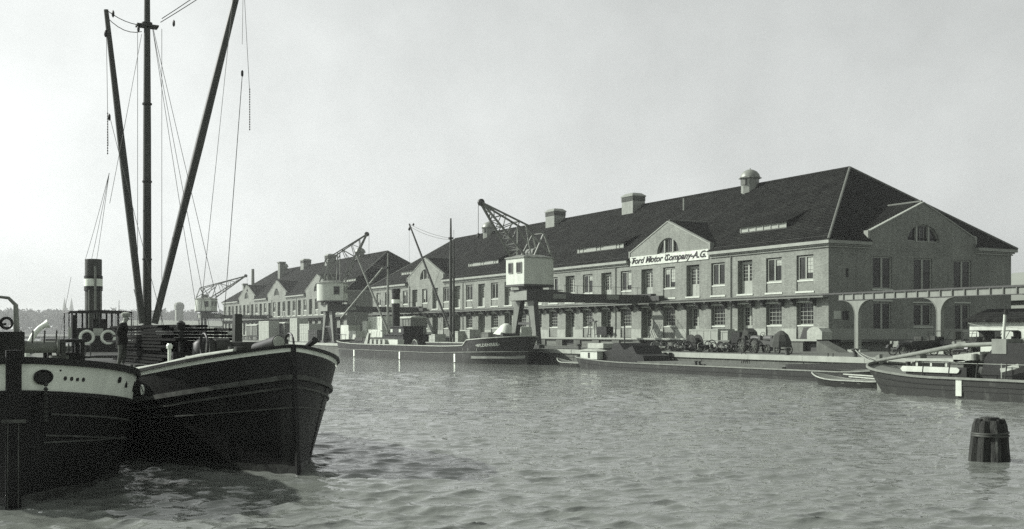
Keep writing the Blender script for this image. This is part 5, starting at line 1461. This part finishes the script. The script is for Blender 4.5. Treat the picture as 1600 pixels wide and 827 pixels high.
# big pale motor case behind the tractors
X, Y = at_quay(1112, 66.5)
crate('big pale motor packing case on the quay behind the dark tractors', X, Y, 2.0, 4.4, 2.05, mt=mat('case_boards', .24, .85, .12, 1, stretch=(1, 3, .5)))
X, Y = at_quay(1140, 66.6)
crate('pale case standing to the right of the big motor packing case', X, Y, 1.8, 1.7, 1.9, mt=MATS['case_boards'])
# row of cases near the crane, seen over the steamer's bow
for k, (u, Xc, sx, sy, sz, lab, mm_) in enumerate((
    (718, 62, 1.6, 2.6, 1.9, 'leftmost pale slatted case behind the steamer mast', timber_l),
    (735, 63, 1.6, 3.0, 2.1, 'tall pale slatted case right of the steamer mast', timber_l),
    (752, 62, 1.4, 1.8, 1.2, 'low dark case between the pale slatted cases and the crane', timber_d),
    (766, 62, 1.6, 2.2, 1.75, 'grey case with dark battens left of the near crane leg', timber),
    (788, 62, 1.8, 2.6, 1.5, 'black case under the white tarpaulin load by the near crane leg', black_p),
    (817, 64, 1.5, 2.0, 2.4, 'white case standing between the legs of the near crane', white_c),
    (683, 62, 1.6, 2.2, 1.5, 'small pale case behind the middle of the steamer deck', timber_l),
    (668, 62, 1.6, 2.0, 1.0, 'low white case behind the steamer wheelhouse', white_c),
    (652, 64, 1.5, 1.6, 1.3, 'grey case by the wagon end above the steamer wheelhouse', timber))):
    Y = onX(u, Xc); crate(lab, Xc, Y, sx, sy, sz, mt=mm_)
X, Y = 62.0, onX(788, 62)
tp = MB(); g_ = 9
for i in range(g_):
    for j in range(g_):
        a, b = -1+2*i/(g_-1), -1+2*j/(g_-1)
        tp.v.append((X+a*1.0, Y+b*1.5, ZQ+1.52+1.35*max(0, 1-abs(a)**2.2)*(1-.55*max(0, b))*(1-abs(b)**6)+.06*math.sin(7*a+3*b)))
for i in range(g_-1):
    for j in range(g_-1): tp.f.append((i*g_+j, (i+1)*g_+j, (i+1)*g_+j+1, i*g_+j+1)); tp.m.append(0)
tag(tp.build('tarpaulin_load', white_c, None, 60), 'bulging white tarpaulin load on top of the black case by the crane', 'tarpaulin')

def wagon(label, X, Y, L=7.6, mt=None, h=2.5, roof=True):
    w = thing('freight_wagon', label, 'freight wagon', (X, Y, ZQ), 0, 'freight wagons on the quay railway')
    MB().box(-1.3, -L/2, 1.05, 1.3, L/2, 1.05+h).build('wagon_body', mt or timber, w)
    b = MB().box(-1.36, -.06, 1.05, -1.301, .06, 1.05+h).mesh('wagon_post', steel_g)
    for k in range(9): obj(b, 'wagon_post', w, (0, -L/2+.08+(L-.16)*k/8, 0))
    MB().box(-1.40, -.95, 1.1, -1.362, .95, .95+h).build('sliding_door', mt or timber, w)
    if roof: MB().prism([(-1.5, 1.05+h), (1.5, 1.05+h), (1.2, 1.3+h), (0, 1.42+h), (-1.2, 1.3+h)], lambda a, b_, t: (a, t, b_), -L/2-.1, L/2+.1).build('wagon_roof', far_l, w)
    MB().box(-1.1, -L/2, .75, 1.1, L/2, 1.048).build('underframe', steel_d, w)
    for y in (-L*.3, L*.3):
        for x in (-.75, .75):
            MB().lathe([(.48, -.06), (.48, .06)], (x, y, .48), 16, 'X').build('wheel', steel_d, w)
    for y in (-L/2-.3, L/2+.12):
        for x in (-.85, .85): MB().lathe([(.1, 0), (.1, .12), (.2, .14), (.2, .18)], (x, y, .9), 10, 'Y').build('buffer', steel_d, w)
    return w
wagon('grey covered freight wagon on the quay right of the steamer funnel', 66.0, onX(638, 66), 8.4, mat('wagon_grey', .13, .8, .12, 1), 2.9)
for k, (u, Xc, sx, sy, sz, lab) in enumerate((
    (547, 62.5, 2.0, 4.0, 3.0, 'plain white box on the quay above the steamer stern'),
    (557, 61.0, 1.6, 3.6, 2.0, 'lower white case in front of the white box by the steamer stern'),
    (577, 62.5, 1.6, 2.0, 3.6, 'narrow upright white case left of the steamer derrick'),
    (596, 63.5, 2.2, 6.2, 4.3, 'tallest white packing case behind the steamer derrick boom'),
    (594, 61.5, 1.6, 6.0, 2.2, 'broad white case below the tallest white one by the funnel'))):
    crate(lab, Xc, onX(u, Xc), sx, sy, sz, mt=white_c, battens=k > 1)
# farther along, before the second warehouse
wagon('covered wagon before the second warehouse left of the middle crane', 66.0, onX(445, 66), 9.0, mat('wagon_dark', .08, .8, .15, 1), 2.6)
wagon('open wagon with tarpaulin before the far end of the second warehouse', 66.0, onX(402, 66), 9.5, MATS['wagon_grey'], 2.3)
for k, (u, Xc, sx, sy, sz, lab, mm_) in enumerate((
    (420, 63, 2.2, 8.0, 4.2, 'tall pale case with cross bars before the second warehouse', canvas),
    (467, 64, 2.2, 5.0, 4.6, 'upright white case before the second warehouse, left of its pale hood', canvas),
    (485, 63, 2.4, 6.0, 3.4, 'bulky pale hooded load before the second warehouse', canvas),
    (497, 60, 2.0, 5.0, 2.2, 'dark low truck load behind the left leg of the middle crane', timber_d),
    (527, 66, 2.0, 5.5, 2.6, 'dark shed box under the girder of the middle crane', timber_d),
    (355, 62, 2.0, 9.0, 2.0, 'pale low stack beside the far crane', canvas),
    (335, 63, 2.0, 8.0, 3.0, 'pale box under the far crane', far_l))):
    crate(lab, Xc, onX(u, Xc), sx, sy, sz, mt=mm_)

# ------------------------------------------------------------------ vehicles
def wheel(parent, x, y, r, wdt=.10, spokes=10, fat=None):
    t = MB().tube([(x, y + r*math.cos(a*.2618), r + (r*math.sin(a*.2618))) for a in range(24)], fat or .045, 7, closed=True)
    t.v = [(x + (p[0]-x)*1.0, p[1], p[2]) for p in t.v]
    w = t.build('wheel', rubber, parent, 60)
    s = MB()
    for k in range(spokes):
        a = k*2*math.pi/spokes; s.bar((x, y, r), (x, y+(r-.03)*math.cos(a), r+(r-.03)*math.sin(a)), .03)
    s.lathe([(.07, -.08), (.09, 0), (.07, .08)], (x, y, r), 10, 'X'); s.build('spokes', timber, w)
    return w

def car(label, loc, rz, top=True):
    """open touring car of the 1920s; local +y forward"""
    c = thing('touring_car', label, 'car', loc, rz, 'cars parked by the warehouse end')
    r = .37
    for y in (1.35, -1.25):
        for x in (-.70, .70): wheel(c, x, y, r)
    b = MB(); b.prism([(-1.75, .55), (.55, .55), (.55, 1.02), (.35, 1.10), (-.2, 1.02), (-.45, 1.12), (-1.3, 1.08), (-1.75, 1.18)], lambda a, z, t: (t, a, z), -.56, .56); b.build('body', car_p, c)
    b = MB()
    prof = [(-.36, .62), (.36, .62), (.36, .92), (.22, 1.05), (-.22, 1.05), (-.36, .92)]
    b.prism(prof, lambda a, z, t: (a, t, z), .55, 1.48); b.build('hood', car_p, c)
    b = MB(); b.prism([(p[0]*1.06, p[1]*1.02) for p in prof], lambda a, z, t: (a, t, z), 1.481, 1.56); b.build('radiator', vent_m, c)
    b = MB(); b.box(-.42, -1.9, .46, .42, 1.7, .55); b.bar((-.7, 1.35, .37), (.7, 1.35, .37), .06); b.bar((-.7, -1.25, .37), (.7, -1.25, .37), .07); b.build('chassis', steel_d, c)
    for x in (-.72, .72):
        f = MB()
        pf = [(1.90, .55), (1.78, .78), (1.45, .87), (1.10, .82), (.80, .55), (.60, .40), (-.65, .40), (-.75, .60), (-1.0, .84), (-1.3, .87), (-1.62, .78), (-1.78, .52)]
        for (a, z), (d, e) in zip(pf, pf[1:]): f.bar((x, a, z), (x, d, e), .26, .025, up=(0, -(e-z), d-a))
        f.build('fender', car_p, c)
        h = MB(); h.lathe([(.03, -.1), (.11, -.02), (.125, .06), (.12, .07)], (x*.62, 1.62, .98), 12, 'Y'); h.build('headlight', vent_m, c, 40)
    w = MB(); frame_ring(w, -.015, .015, -.54, .54, 0, .62, .03); w.v = [(p[1], .42 - p[2]*.18 + p[0], 1.06 + p[2]) for p in w.v]; w.build('windscreen', black_p, c)
    s = MB(); s.box(-.5, -.35, .9, .5, .05, 1.12); s.box(-.5, -.45, .9, .5, -.30, 1.42); s.box(-.5, -1.5, .9, .5, -.95, 1.15); s.box(-.5, -1.62, .9, .5, -1.45, 1.45); s.build('seat', canvas_d, c)
    if top:
        t = MB(); t.prism([(-1.75, 1.25), (-1.72, 1.80), (-1.5, 1.90), (.40, 1.86), (.45, 1.81), (-1.45, 1.83), (-1.64, 1.75), (-1.68, 1.25)], lambda a, z, q: (q, a, z), -.62, .62); t.build('folding_top', canvas_d, c)
        for x in (-.58, .58):
            MB().bar((x, .38, 1.1), (x, .38, 1.84), .03).build('top_bow', black_p, c); MB().bar((x, -.5, 1.1), (x, -.9, 1.82), .03).build('top_bow', black_p, c)
    st = MB(); st.tube([(-.25+.19*math.cos(a*.5236), .10+.05*math.sin(a*.5236), 1.22+.18*math.sin(a*.5236)) for a in range(12)], .015, 5, closed=True); st.bar((-.25, .10, 1.22), (-.25, .5, .9), .025); st.build('steering_wheel', black_p, c)
    return c
for k, (u, Xc, rz_, lab, tp_) in enumerate((
    (1428, 66.0, R(75), 'dark open car with bright spoked wheel, in front of the side door of the warehouse', False),
    (1462, 68.0, R(20), 'dark car with raised canvas top behind the second runway column', True),
    (1520, 67.0, R(95), 'dark car with raised top beyond the barge cabin, below the side windows', True),
    (1553, 69.0, R(60), 'dark car with raised top nearest the warehouse rear corner', True))):
    car(lab, (Xc, onX(u, Xc), ZQ), rz_, tp_)

def tractor(label, loc, rz, cover=True):
    t = thing('tractor', label, 'tractor', loc, rz, 'tractors on the quay edge')
    for x in (-.62, .62):
        w = wheel(t, x, -.75, .62, spokes=12, fat=.07); wheel(t, x*.8, 1.05, .38, spokes=8, fat=.05)
        g = MB()
        for k in range(18):
            a = k*2*math.pi/18; g.rbox((x, -.75+.64*math.cos(a), .62+.64*math.sin(a)), (.3, .03, .07), 0, a)
        g.build('lug', iron, w)
    b = MB(); b.prism([(-.7, .75), (1.2, .65), (1.2, 1.0), (-.2, 1.1), (-.7, 1.05)], lambda a, z, q: (q, a, z), -.24, .24); b.build('engine_block', steel_d, t)
    b = MB(); b.box(-.30, 1.15, .55, .30, 1.42, 1.42); b.build('radiator', steel_d, t)
    b = MB(); b.lathe([(.26, -.2), (.28, 0), (.28, .9), (.26, .95)], (0, .2, 1.22), 14, 'Y'); b.build('fuel_tank', steel_d, t, 40)
    b = MB(); b.prism([(-1.15, 1.15), (-.8, 1.12), (-.85, 1.45), (-1.1, 1.5)], lambda a, z, q: (q, a, z), -.22, .22); b.bar((0, -.95, 1.15), (0, -.6, .95), .06); b.build('seat', iron, t)
    b = MB(); b.tube([(.2*math.cos(a*.5236), -.42+.08*math.sin(a*.5236), 1.58+.19*math.sin(a*.5236)) for a in range(12)], .02, 5, closed=True); b.bar((0, -.42, 1.58), (0, .1, 1.2), .04); b.build('steering_wheel', iron, t)
    if cover:
        c = MB(); c.lathe([(.85, .55), (.80, 1.0), (.55, 1.55), (.18, 1.85), (.02, 1.9)], (0, 2.3, 0), 9, sy=1.1); c.lathe([(.3, 0), (.3, .1)], (0, 2.3, .3), 8); c.build('canvas_cover', canvas_d, t)
        for x in (-.6, .6): wheel(t, x, 2.6, .34, spokes=8)
    return t
tractor('dark tractor with tilted canvas covered trailer on the quay edge', (61.0, onX(1196, 61), ZQ), R(172))
tractor('dark tractor left of the canvas covered one, by the quay ladder', (61.2, onX(1176, 61.2), ZQ), R(176), False)
# flat motor chassis beside it
ch_ = thing('truck_chassis', 'low dark motor chassis with boxes on the quay beside the tractors', 'truck', (61.8, onX(1152, 61.8), ZQ), R(0))
for y in (-1.5, 1.5):
    for x in (-.65, .65): wheel(ch_, x, y, .42, fat=.06)
MB().box(-.45, -2.6, .62, .45, 2.4, .80).build('chassis_frame', steel_d, ch_)
MB().box(-.5, -.9, .80, .5, .2, 1.75).build('driver_box', black_p, ch_)
MB().prism([(-2.3, .8), (-1.1, .8), (-1.1, 1.25), (-1.5, 2.1), (-2.0, 1.8)], lambda a, z, q: (q, a, z), -.5, .5).build('load_cover', canvas_d, ch_)
MB().box(-.4, .6, .8, .4, 2.2, 1.05).build('seat_plank', timber, ch_)
# cable drum standing on edge
dr = thing('cable_drum', 'dark round cable drum standing on its rim left of the pale case', 'cable drum', (61.5, onX(1085, 61.5), ZQ))
MB().lathe([(.78, -.42), (.78, -.36), (.5, -.35), (.5, .35), (.78, .36), (.78, .42)], (0, 0, .78), 22, 'X').build('drum', timber_d, dr, 40)
MB().tube([(-.39, .66*math.cos(a*.35), .78+.66*math.sin(a*.35)) for a in range(18)], .04, 5, closed=True).build('rim_band', rub_m, dr)
# scrap heaps: each piece a part
def heap(label, u0, u1, X, n, h, lab2='scrap heap'):
    y0, y1 = onX(u1, X), onX(u0, X); yc = (y0+y1)/2
    t = thing('scrap_heap', label, 'scrap heap', (X, yc, ZQ), 0, 'heaps of old iron on the quay')
    for k in range(n):
        y = random.uniform(y0, y1)-yc; x = random.uniform(-1.0, 1.0)
        zz = random.uniform(.03, h)*(1-abs(y)/((y1-y0)/2)*.6)
        s = random.uniform(.5, 1.5)
        if k % 3 == 0:
            m = MB(); m.tube([(x+.4*math.cos(a*.5236), y+.12*math.sin(a*.5236), max(.05, zz)+.36*math.sin(a*.5236)+.3) for a in range(12)], .045, 5, closed=True)
        else:
            m = MB(); m.rbox((x, y, zz+.12), (random.uniform(.08,.3), s, random.uniform(.06, .25)), random.uniform(-1, 1), random.uniform(-.4, .4), random.uniform(-.3,.3))
        m.build('scrap_piece', (iron, black_p, timber_d, steel_g)[k % 4], t)
heap('dark heap of old iron on the quay edge above the three fender piles', 1026, 1078, 60.5, 42, .55)
heap('mixed heap of dark iron and timber right of the cable drum', 1092, 1140, 60.5, 38, .45)

# ------------------------------------------------------------------ on the loading platform
ZP = ZQ + HP
af = thing('trestle', 'tall narrow trestle frame standing on the loading platform beside a black cart', 'trestle', (71.2, onX(926, 71.2), ZP))
b = MB()
for s in (-1, 1):
    for e in (-.22, .22): b.bar((e, s*.85, 0), (e*.4, s*.55, 1.95), .09)
    b.bar((-.2, s*.80, .4), (.2, s*.80, .4), .06)
b.build('trestle_leg', timber, af); MB().box(-.15, -.85, 1.93, .15, .85, 2.08).build('trestle_beam', steel_d, af); MB().lathe([(.2, 2.08), (.1, 2.3), (.03, 2.4)], n=8).build('trestle_block', steel_d, af)
ct = thing('platform_cart', 'black box cart on the loading platform right of the trestle', 'cart', (71.0, onX(945, 71), ZP))
MB().box(-.5, -1.1, .35, .5, 1.1, 1.35).build('cart_body', black_p, ct)
for y in (-.7, .7):
    for x in (-.45, .45): wheel(ct, x, y, .24, spokes=6)
pk = thing('leaning_planks', 'pale planks leaning at the dark doorway under the crane end', 'planks', (72.2, onX(1024, 72.2), ZP))
for k in range(6): MB().bar((-.55+.02*k, -1.0+.36*k, 0), (-.08, -1.35+.40*k, 1.55), .16, .05).build('plank', timber_l if k % 2 else timber, pk)
lb = tag(MB().prism([(0, 0), (1.5, 0), (1.15, 1.1), (.25, 1.15)], lambda a, z, q: (71.3+q+z*.12, onX(1268, 71.3)+a, ZP+z), -.05, .05).build('leaning_board', hull_m), 'dark board leaning on the platform near the warehouse corner', 'board')
tpb = MB(); tpb.prism([(0, 0), (1.9, 0), (1.9, .75), (1.6, 1.05), (1.0, 1.18), (.4, 1.05), (0, .7)], lambda a, z, q: (71.2+q, onX(1292, 71.2)+a, ZP+z), -.6, .6)
tag(tpb.build('covered_bale', canvas, None), 'pale canvas covered bale on the platform at the warehouse corner', 'bale')
rp = tag(MB().prism([(0, 0), (2.6, 0), (0, 1.0)], lambda a, z, q: (69.4+q, onX(1285, 69.4)-a, ZQ+z), -.7, .7).build('loading_ramp', concrete), 'pale wedge shaped loading ramp below the platform corner', 'ramp')
# bollards and posts of the quay edge
bl = MB(); bl.lathe([(.22, 0), (.17, .08), (.15, .38), (.26, .45), (.26, .55), (.12, .60)], n=14)
blm = bl.mesh('quay_bollard', iron, 40)
for k, (u, lab) in enumerate(((1336, 'iron bollard on the quay edge before the first runway column'), (1230, 'iron bollard on the quay edge below the canvas covered trailer'), (1000, 'iron bollard on the quay edge left of the iron heaps'), (905, 'iron bollard on the quay edge above the barge cabin'))):
    tag(obj(blm, 'quay_bollard', None, (XQ+.35, onX(u, XQ+.35), ZQ+.03)), lab, 'bollard', 'bollards on the quay edge')

# shed at the far right
sh_ = thing('quay_shed', 'small pale boarded shed with dark eaves at the right edge', 'shed', (74.0, onX(1606, 74), ZQ))
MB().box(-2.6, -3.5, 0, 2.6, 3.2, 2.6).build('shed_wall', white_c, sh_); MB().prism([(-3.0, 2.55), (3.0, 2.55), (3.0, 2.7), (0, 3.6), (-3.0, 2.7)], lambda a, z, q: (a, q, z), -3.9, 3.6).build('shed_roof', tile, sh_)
MB().box(-2.63, .4, .9, -2.601, 1.6, 1.9).build('shed_window', glass, sh_)
sh2 = thing('storage_hall', 'pale gabled storage hall behind the small shed at the right edge', 'hall', (108.0, 76.0, ZQ))
MB().box(0, -12, 0, 22, 14, 5.4).build('hall_wall', far_l, sh2); MB().prism([(-.6, 5.35), (22.6, 5.35), (11, 9.2)], lambda a, z, q: (a, q, z), -12.5, 14.5).build('hall_roof', far_m, sh2)

# ================================================================== far shore
fb = MB(); fb.box(-2600, 640, -3, 72.9, 3150, 1.2); structure(fb.build('far_bank', asphalt))
fb = MB(); fb.box(-2600, 420, -3, -150, 640, 1.0); structure(fb.build('far_bank', asphalt))
g2 = np.random.default_rng(3)
def wood(name, x0, x1, y0, y1, n, hmin, hmax, gz):
    v = []; f = []
    for k in range(n):
        cx_, cy_ = g2.uniform(x0, x1), g2.uniform(y0, y1); h = g2.uniform(hmin, hmax); r = h*g2.uniform(.28, .42)
        for q in range(70):
            d = g2.normal(size=3); d /= np.linalg.norm(d); p = np.array([cx_, cy_, gz(cx_, cy_)+1.2+h*.58]) + d*np.array([r, r, h*.42])*g2.uniform(.55, 1.0)
            a = g2.normal(size=3); b_ = g2.normal(size=3); s = h*.075
            i = len(v); v += [tuple(p+a*s), tuple(p+b_*s), tuple(p-(a+b_)*s*.7)]; f.append((i, i+1, i+2))
        i = len(v); v += [(cx_-.3, cy_, gz(cx_, cy_)), (cx_+.3, cy_, gz(cx_, cy_)), (cx_, cy_, gz(cx_, cy_)+1.2+h*.7)]; f.append((i, i+1, i+2))
    m = MB(); m.add(v, f); o = m.build(name, tree_m); o['kind'] = 'stuff'; return o
# low wooded rise beyond the basin
hv, hf = [], []
for i in range(25):
    for j in range(9):
        x = -350 + i*40; y = 1150 + j*60
        hv.append((x, y, 1.0 + 13*math.sin(math.pi*j/8)*(.62+.38*math.sin(i*.5+.6))*max(0, math.sin(math.pi*min(1, max(0, i/24))))**.5))
for i in range(24):
    for j in range(8): hf.append((i*9+j, (i+1)*9+j, (i+1)*9+j+1, i*9+j+1))
structure(MB().add(hv, hf).build('far_hill', tree_m, None, 60))
wo = wood('far_wood', 30, 300, 1160, 1360, 420, 13, 21, lambda x, y: 13*math.sin(math.pi*min(1, (y-1150)/480))*.8)
wo['label'] = 'hazy wood on the low rise beyond the head of the basin at the left'; wo['category'] = 'wood'
wo = wood('far_wood', -420, -160, 430, 560, 60, 7, 13, lambda x, y: 0)
wo['label'] = 'nearer dark trees on the left bank of the basin'; wo['category'] = 'wood'
def far(u, d): a, b = _ray(u); return a*d, b*d
chx, chy = far(106, 1640)
chh = thing('church', 'far church with two slender spires above the trees at the left', 'church', (chx, chy, 1.2))
MB().box(-8, 0, 0, 8, 50, 26).build('nave', far_m, chh)
for s in (-1, 1):
    m = MB(); m.box(s*4.8-2.6, -5, 0, s*4.8+2.6, 1, 36); m.lathe([(3.4, 36), (.15, 55)], (s*4.8, -2, 0), 8); m.build('spire', far_m, chh)
tx, ty = far(280, 620)
tw = thing('storage_tower', 'hazy square storage tower on the skyline left of the far crane', 'tower', (tx, ty, 1.2))
MB().box(-2, -2, 0, 2, 2, 15.5).box(-2.4, -2.4, 15.5, 2.4, 2.4, 17.5).build('tower_body', far_m, tw); MB().lathe([(3, 17.5), (2.2, 18.9), (.4, 19.6)], n=8).build('tower_roof', far_m, tw)
# long low sheds and the head of the basin
for k, (u0, u1, d, h, lab) in enumerate(((185, 262, 500, 9, 'long low hazy shed at the head of the basin left of the tower'), (255, 345, 430, 8, 'long low hazy shed at the head of the basin behind the far crane'))):
    ax, ay = far(u0, d); bx, by = far(u1, d)
    L_ = math.hypot(bx-ax, by-ay); o = thing('quay_shed', lab, 'shed', (ax, ay, 0), math.atan2(by-ay, bx-ax), 'sheds at the head of the basin')
    MB().box(0, 0, 0, L_, 14, h*.72).build('shed_wall', far_l, o); MB().prism([(-1, h*.72), (15, h*.72), (7, h)], lambda a, z, q: (q, a, z), -.6, L_+.6).build('shed_roof', far_m, o)
    dm_ = MB().box(0, -.05, .9, 3.2, -.01, h*.55).mesh('shed_door', dark_in)
    for q in range(int(L_/6)): obj(dm_, 'shed_door', o, (1.5+q*6, 0, 0))
cx_, cy_ = far(216, 420)
lc = thing('lattice_crane', 'faint slender lattice jib of a far crane beside the steamer mast', 'crane', (cx_, cy_, 1.0))
m = MB()
for s in (-.9, .9):
    m.bar((2.5, s, 3), (-1.6, s*.2, 19), .22)
    m.bar((4.0, s, 5), (-1.6, s*.2, 19), .16)
for k in range(7): f_ = k/7; m.bar((2.5-4.1*f_, -.9+.72*f_, 3+16*f_), (2.5-4.1*(f_+.14), .9-.72*(f_+.14), 3+16*(f_+.14)), .1)
m.build('jib', iron, lc); MB().box(-1, -2, 0, 5, 2, 4).build('base', far_m, lc)
for k, (u, h) in enumerate(((181, 14), (186, 17), (208, 12))):
    xx, yy = far(u, 460); o = tag(MB().tube([(xx, yy, 0), (xx, yy, h)], [.25, .12], 6).build('ship_mast', iron), 'faint bare ship mast on the skyline, %s from the funnel towards the tall mast' % ('first', 'second', 'third')[k], 'mast', 'far ship masts')

# ================================================================== air
hz = MB().box(-4300, -4300, -6, 4300, 4300, 66).build('haze', None)
hm = bpy.data.materials.new('haze_air'); hm.use_nodes = True
n_ = hm.node_tree.nodes; n_.remove(n_['Principled BSDF'])
pv = n_.new('ShaderNodeVolumePrincipled'); pv.inputs['Color'].default_value = (.97, 1.0, .985, 1); pv.inputs['Density'].default_value = 0.00026; pv.inputs['Anisotropy'].default_value = 0.2
hm.node_tree.links.new(pv.outputs[0], n_['Material Output'].inputs['Volume'])
hz.data.materials.clear(); hz.data.materials.append(hm); hz['kind'] = 'stuff'
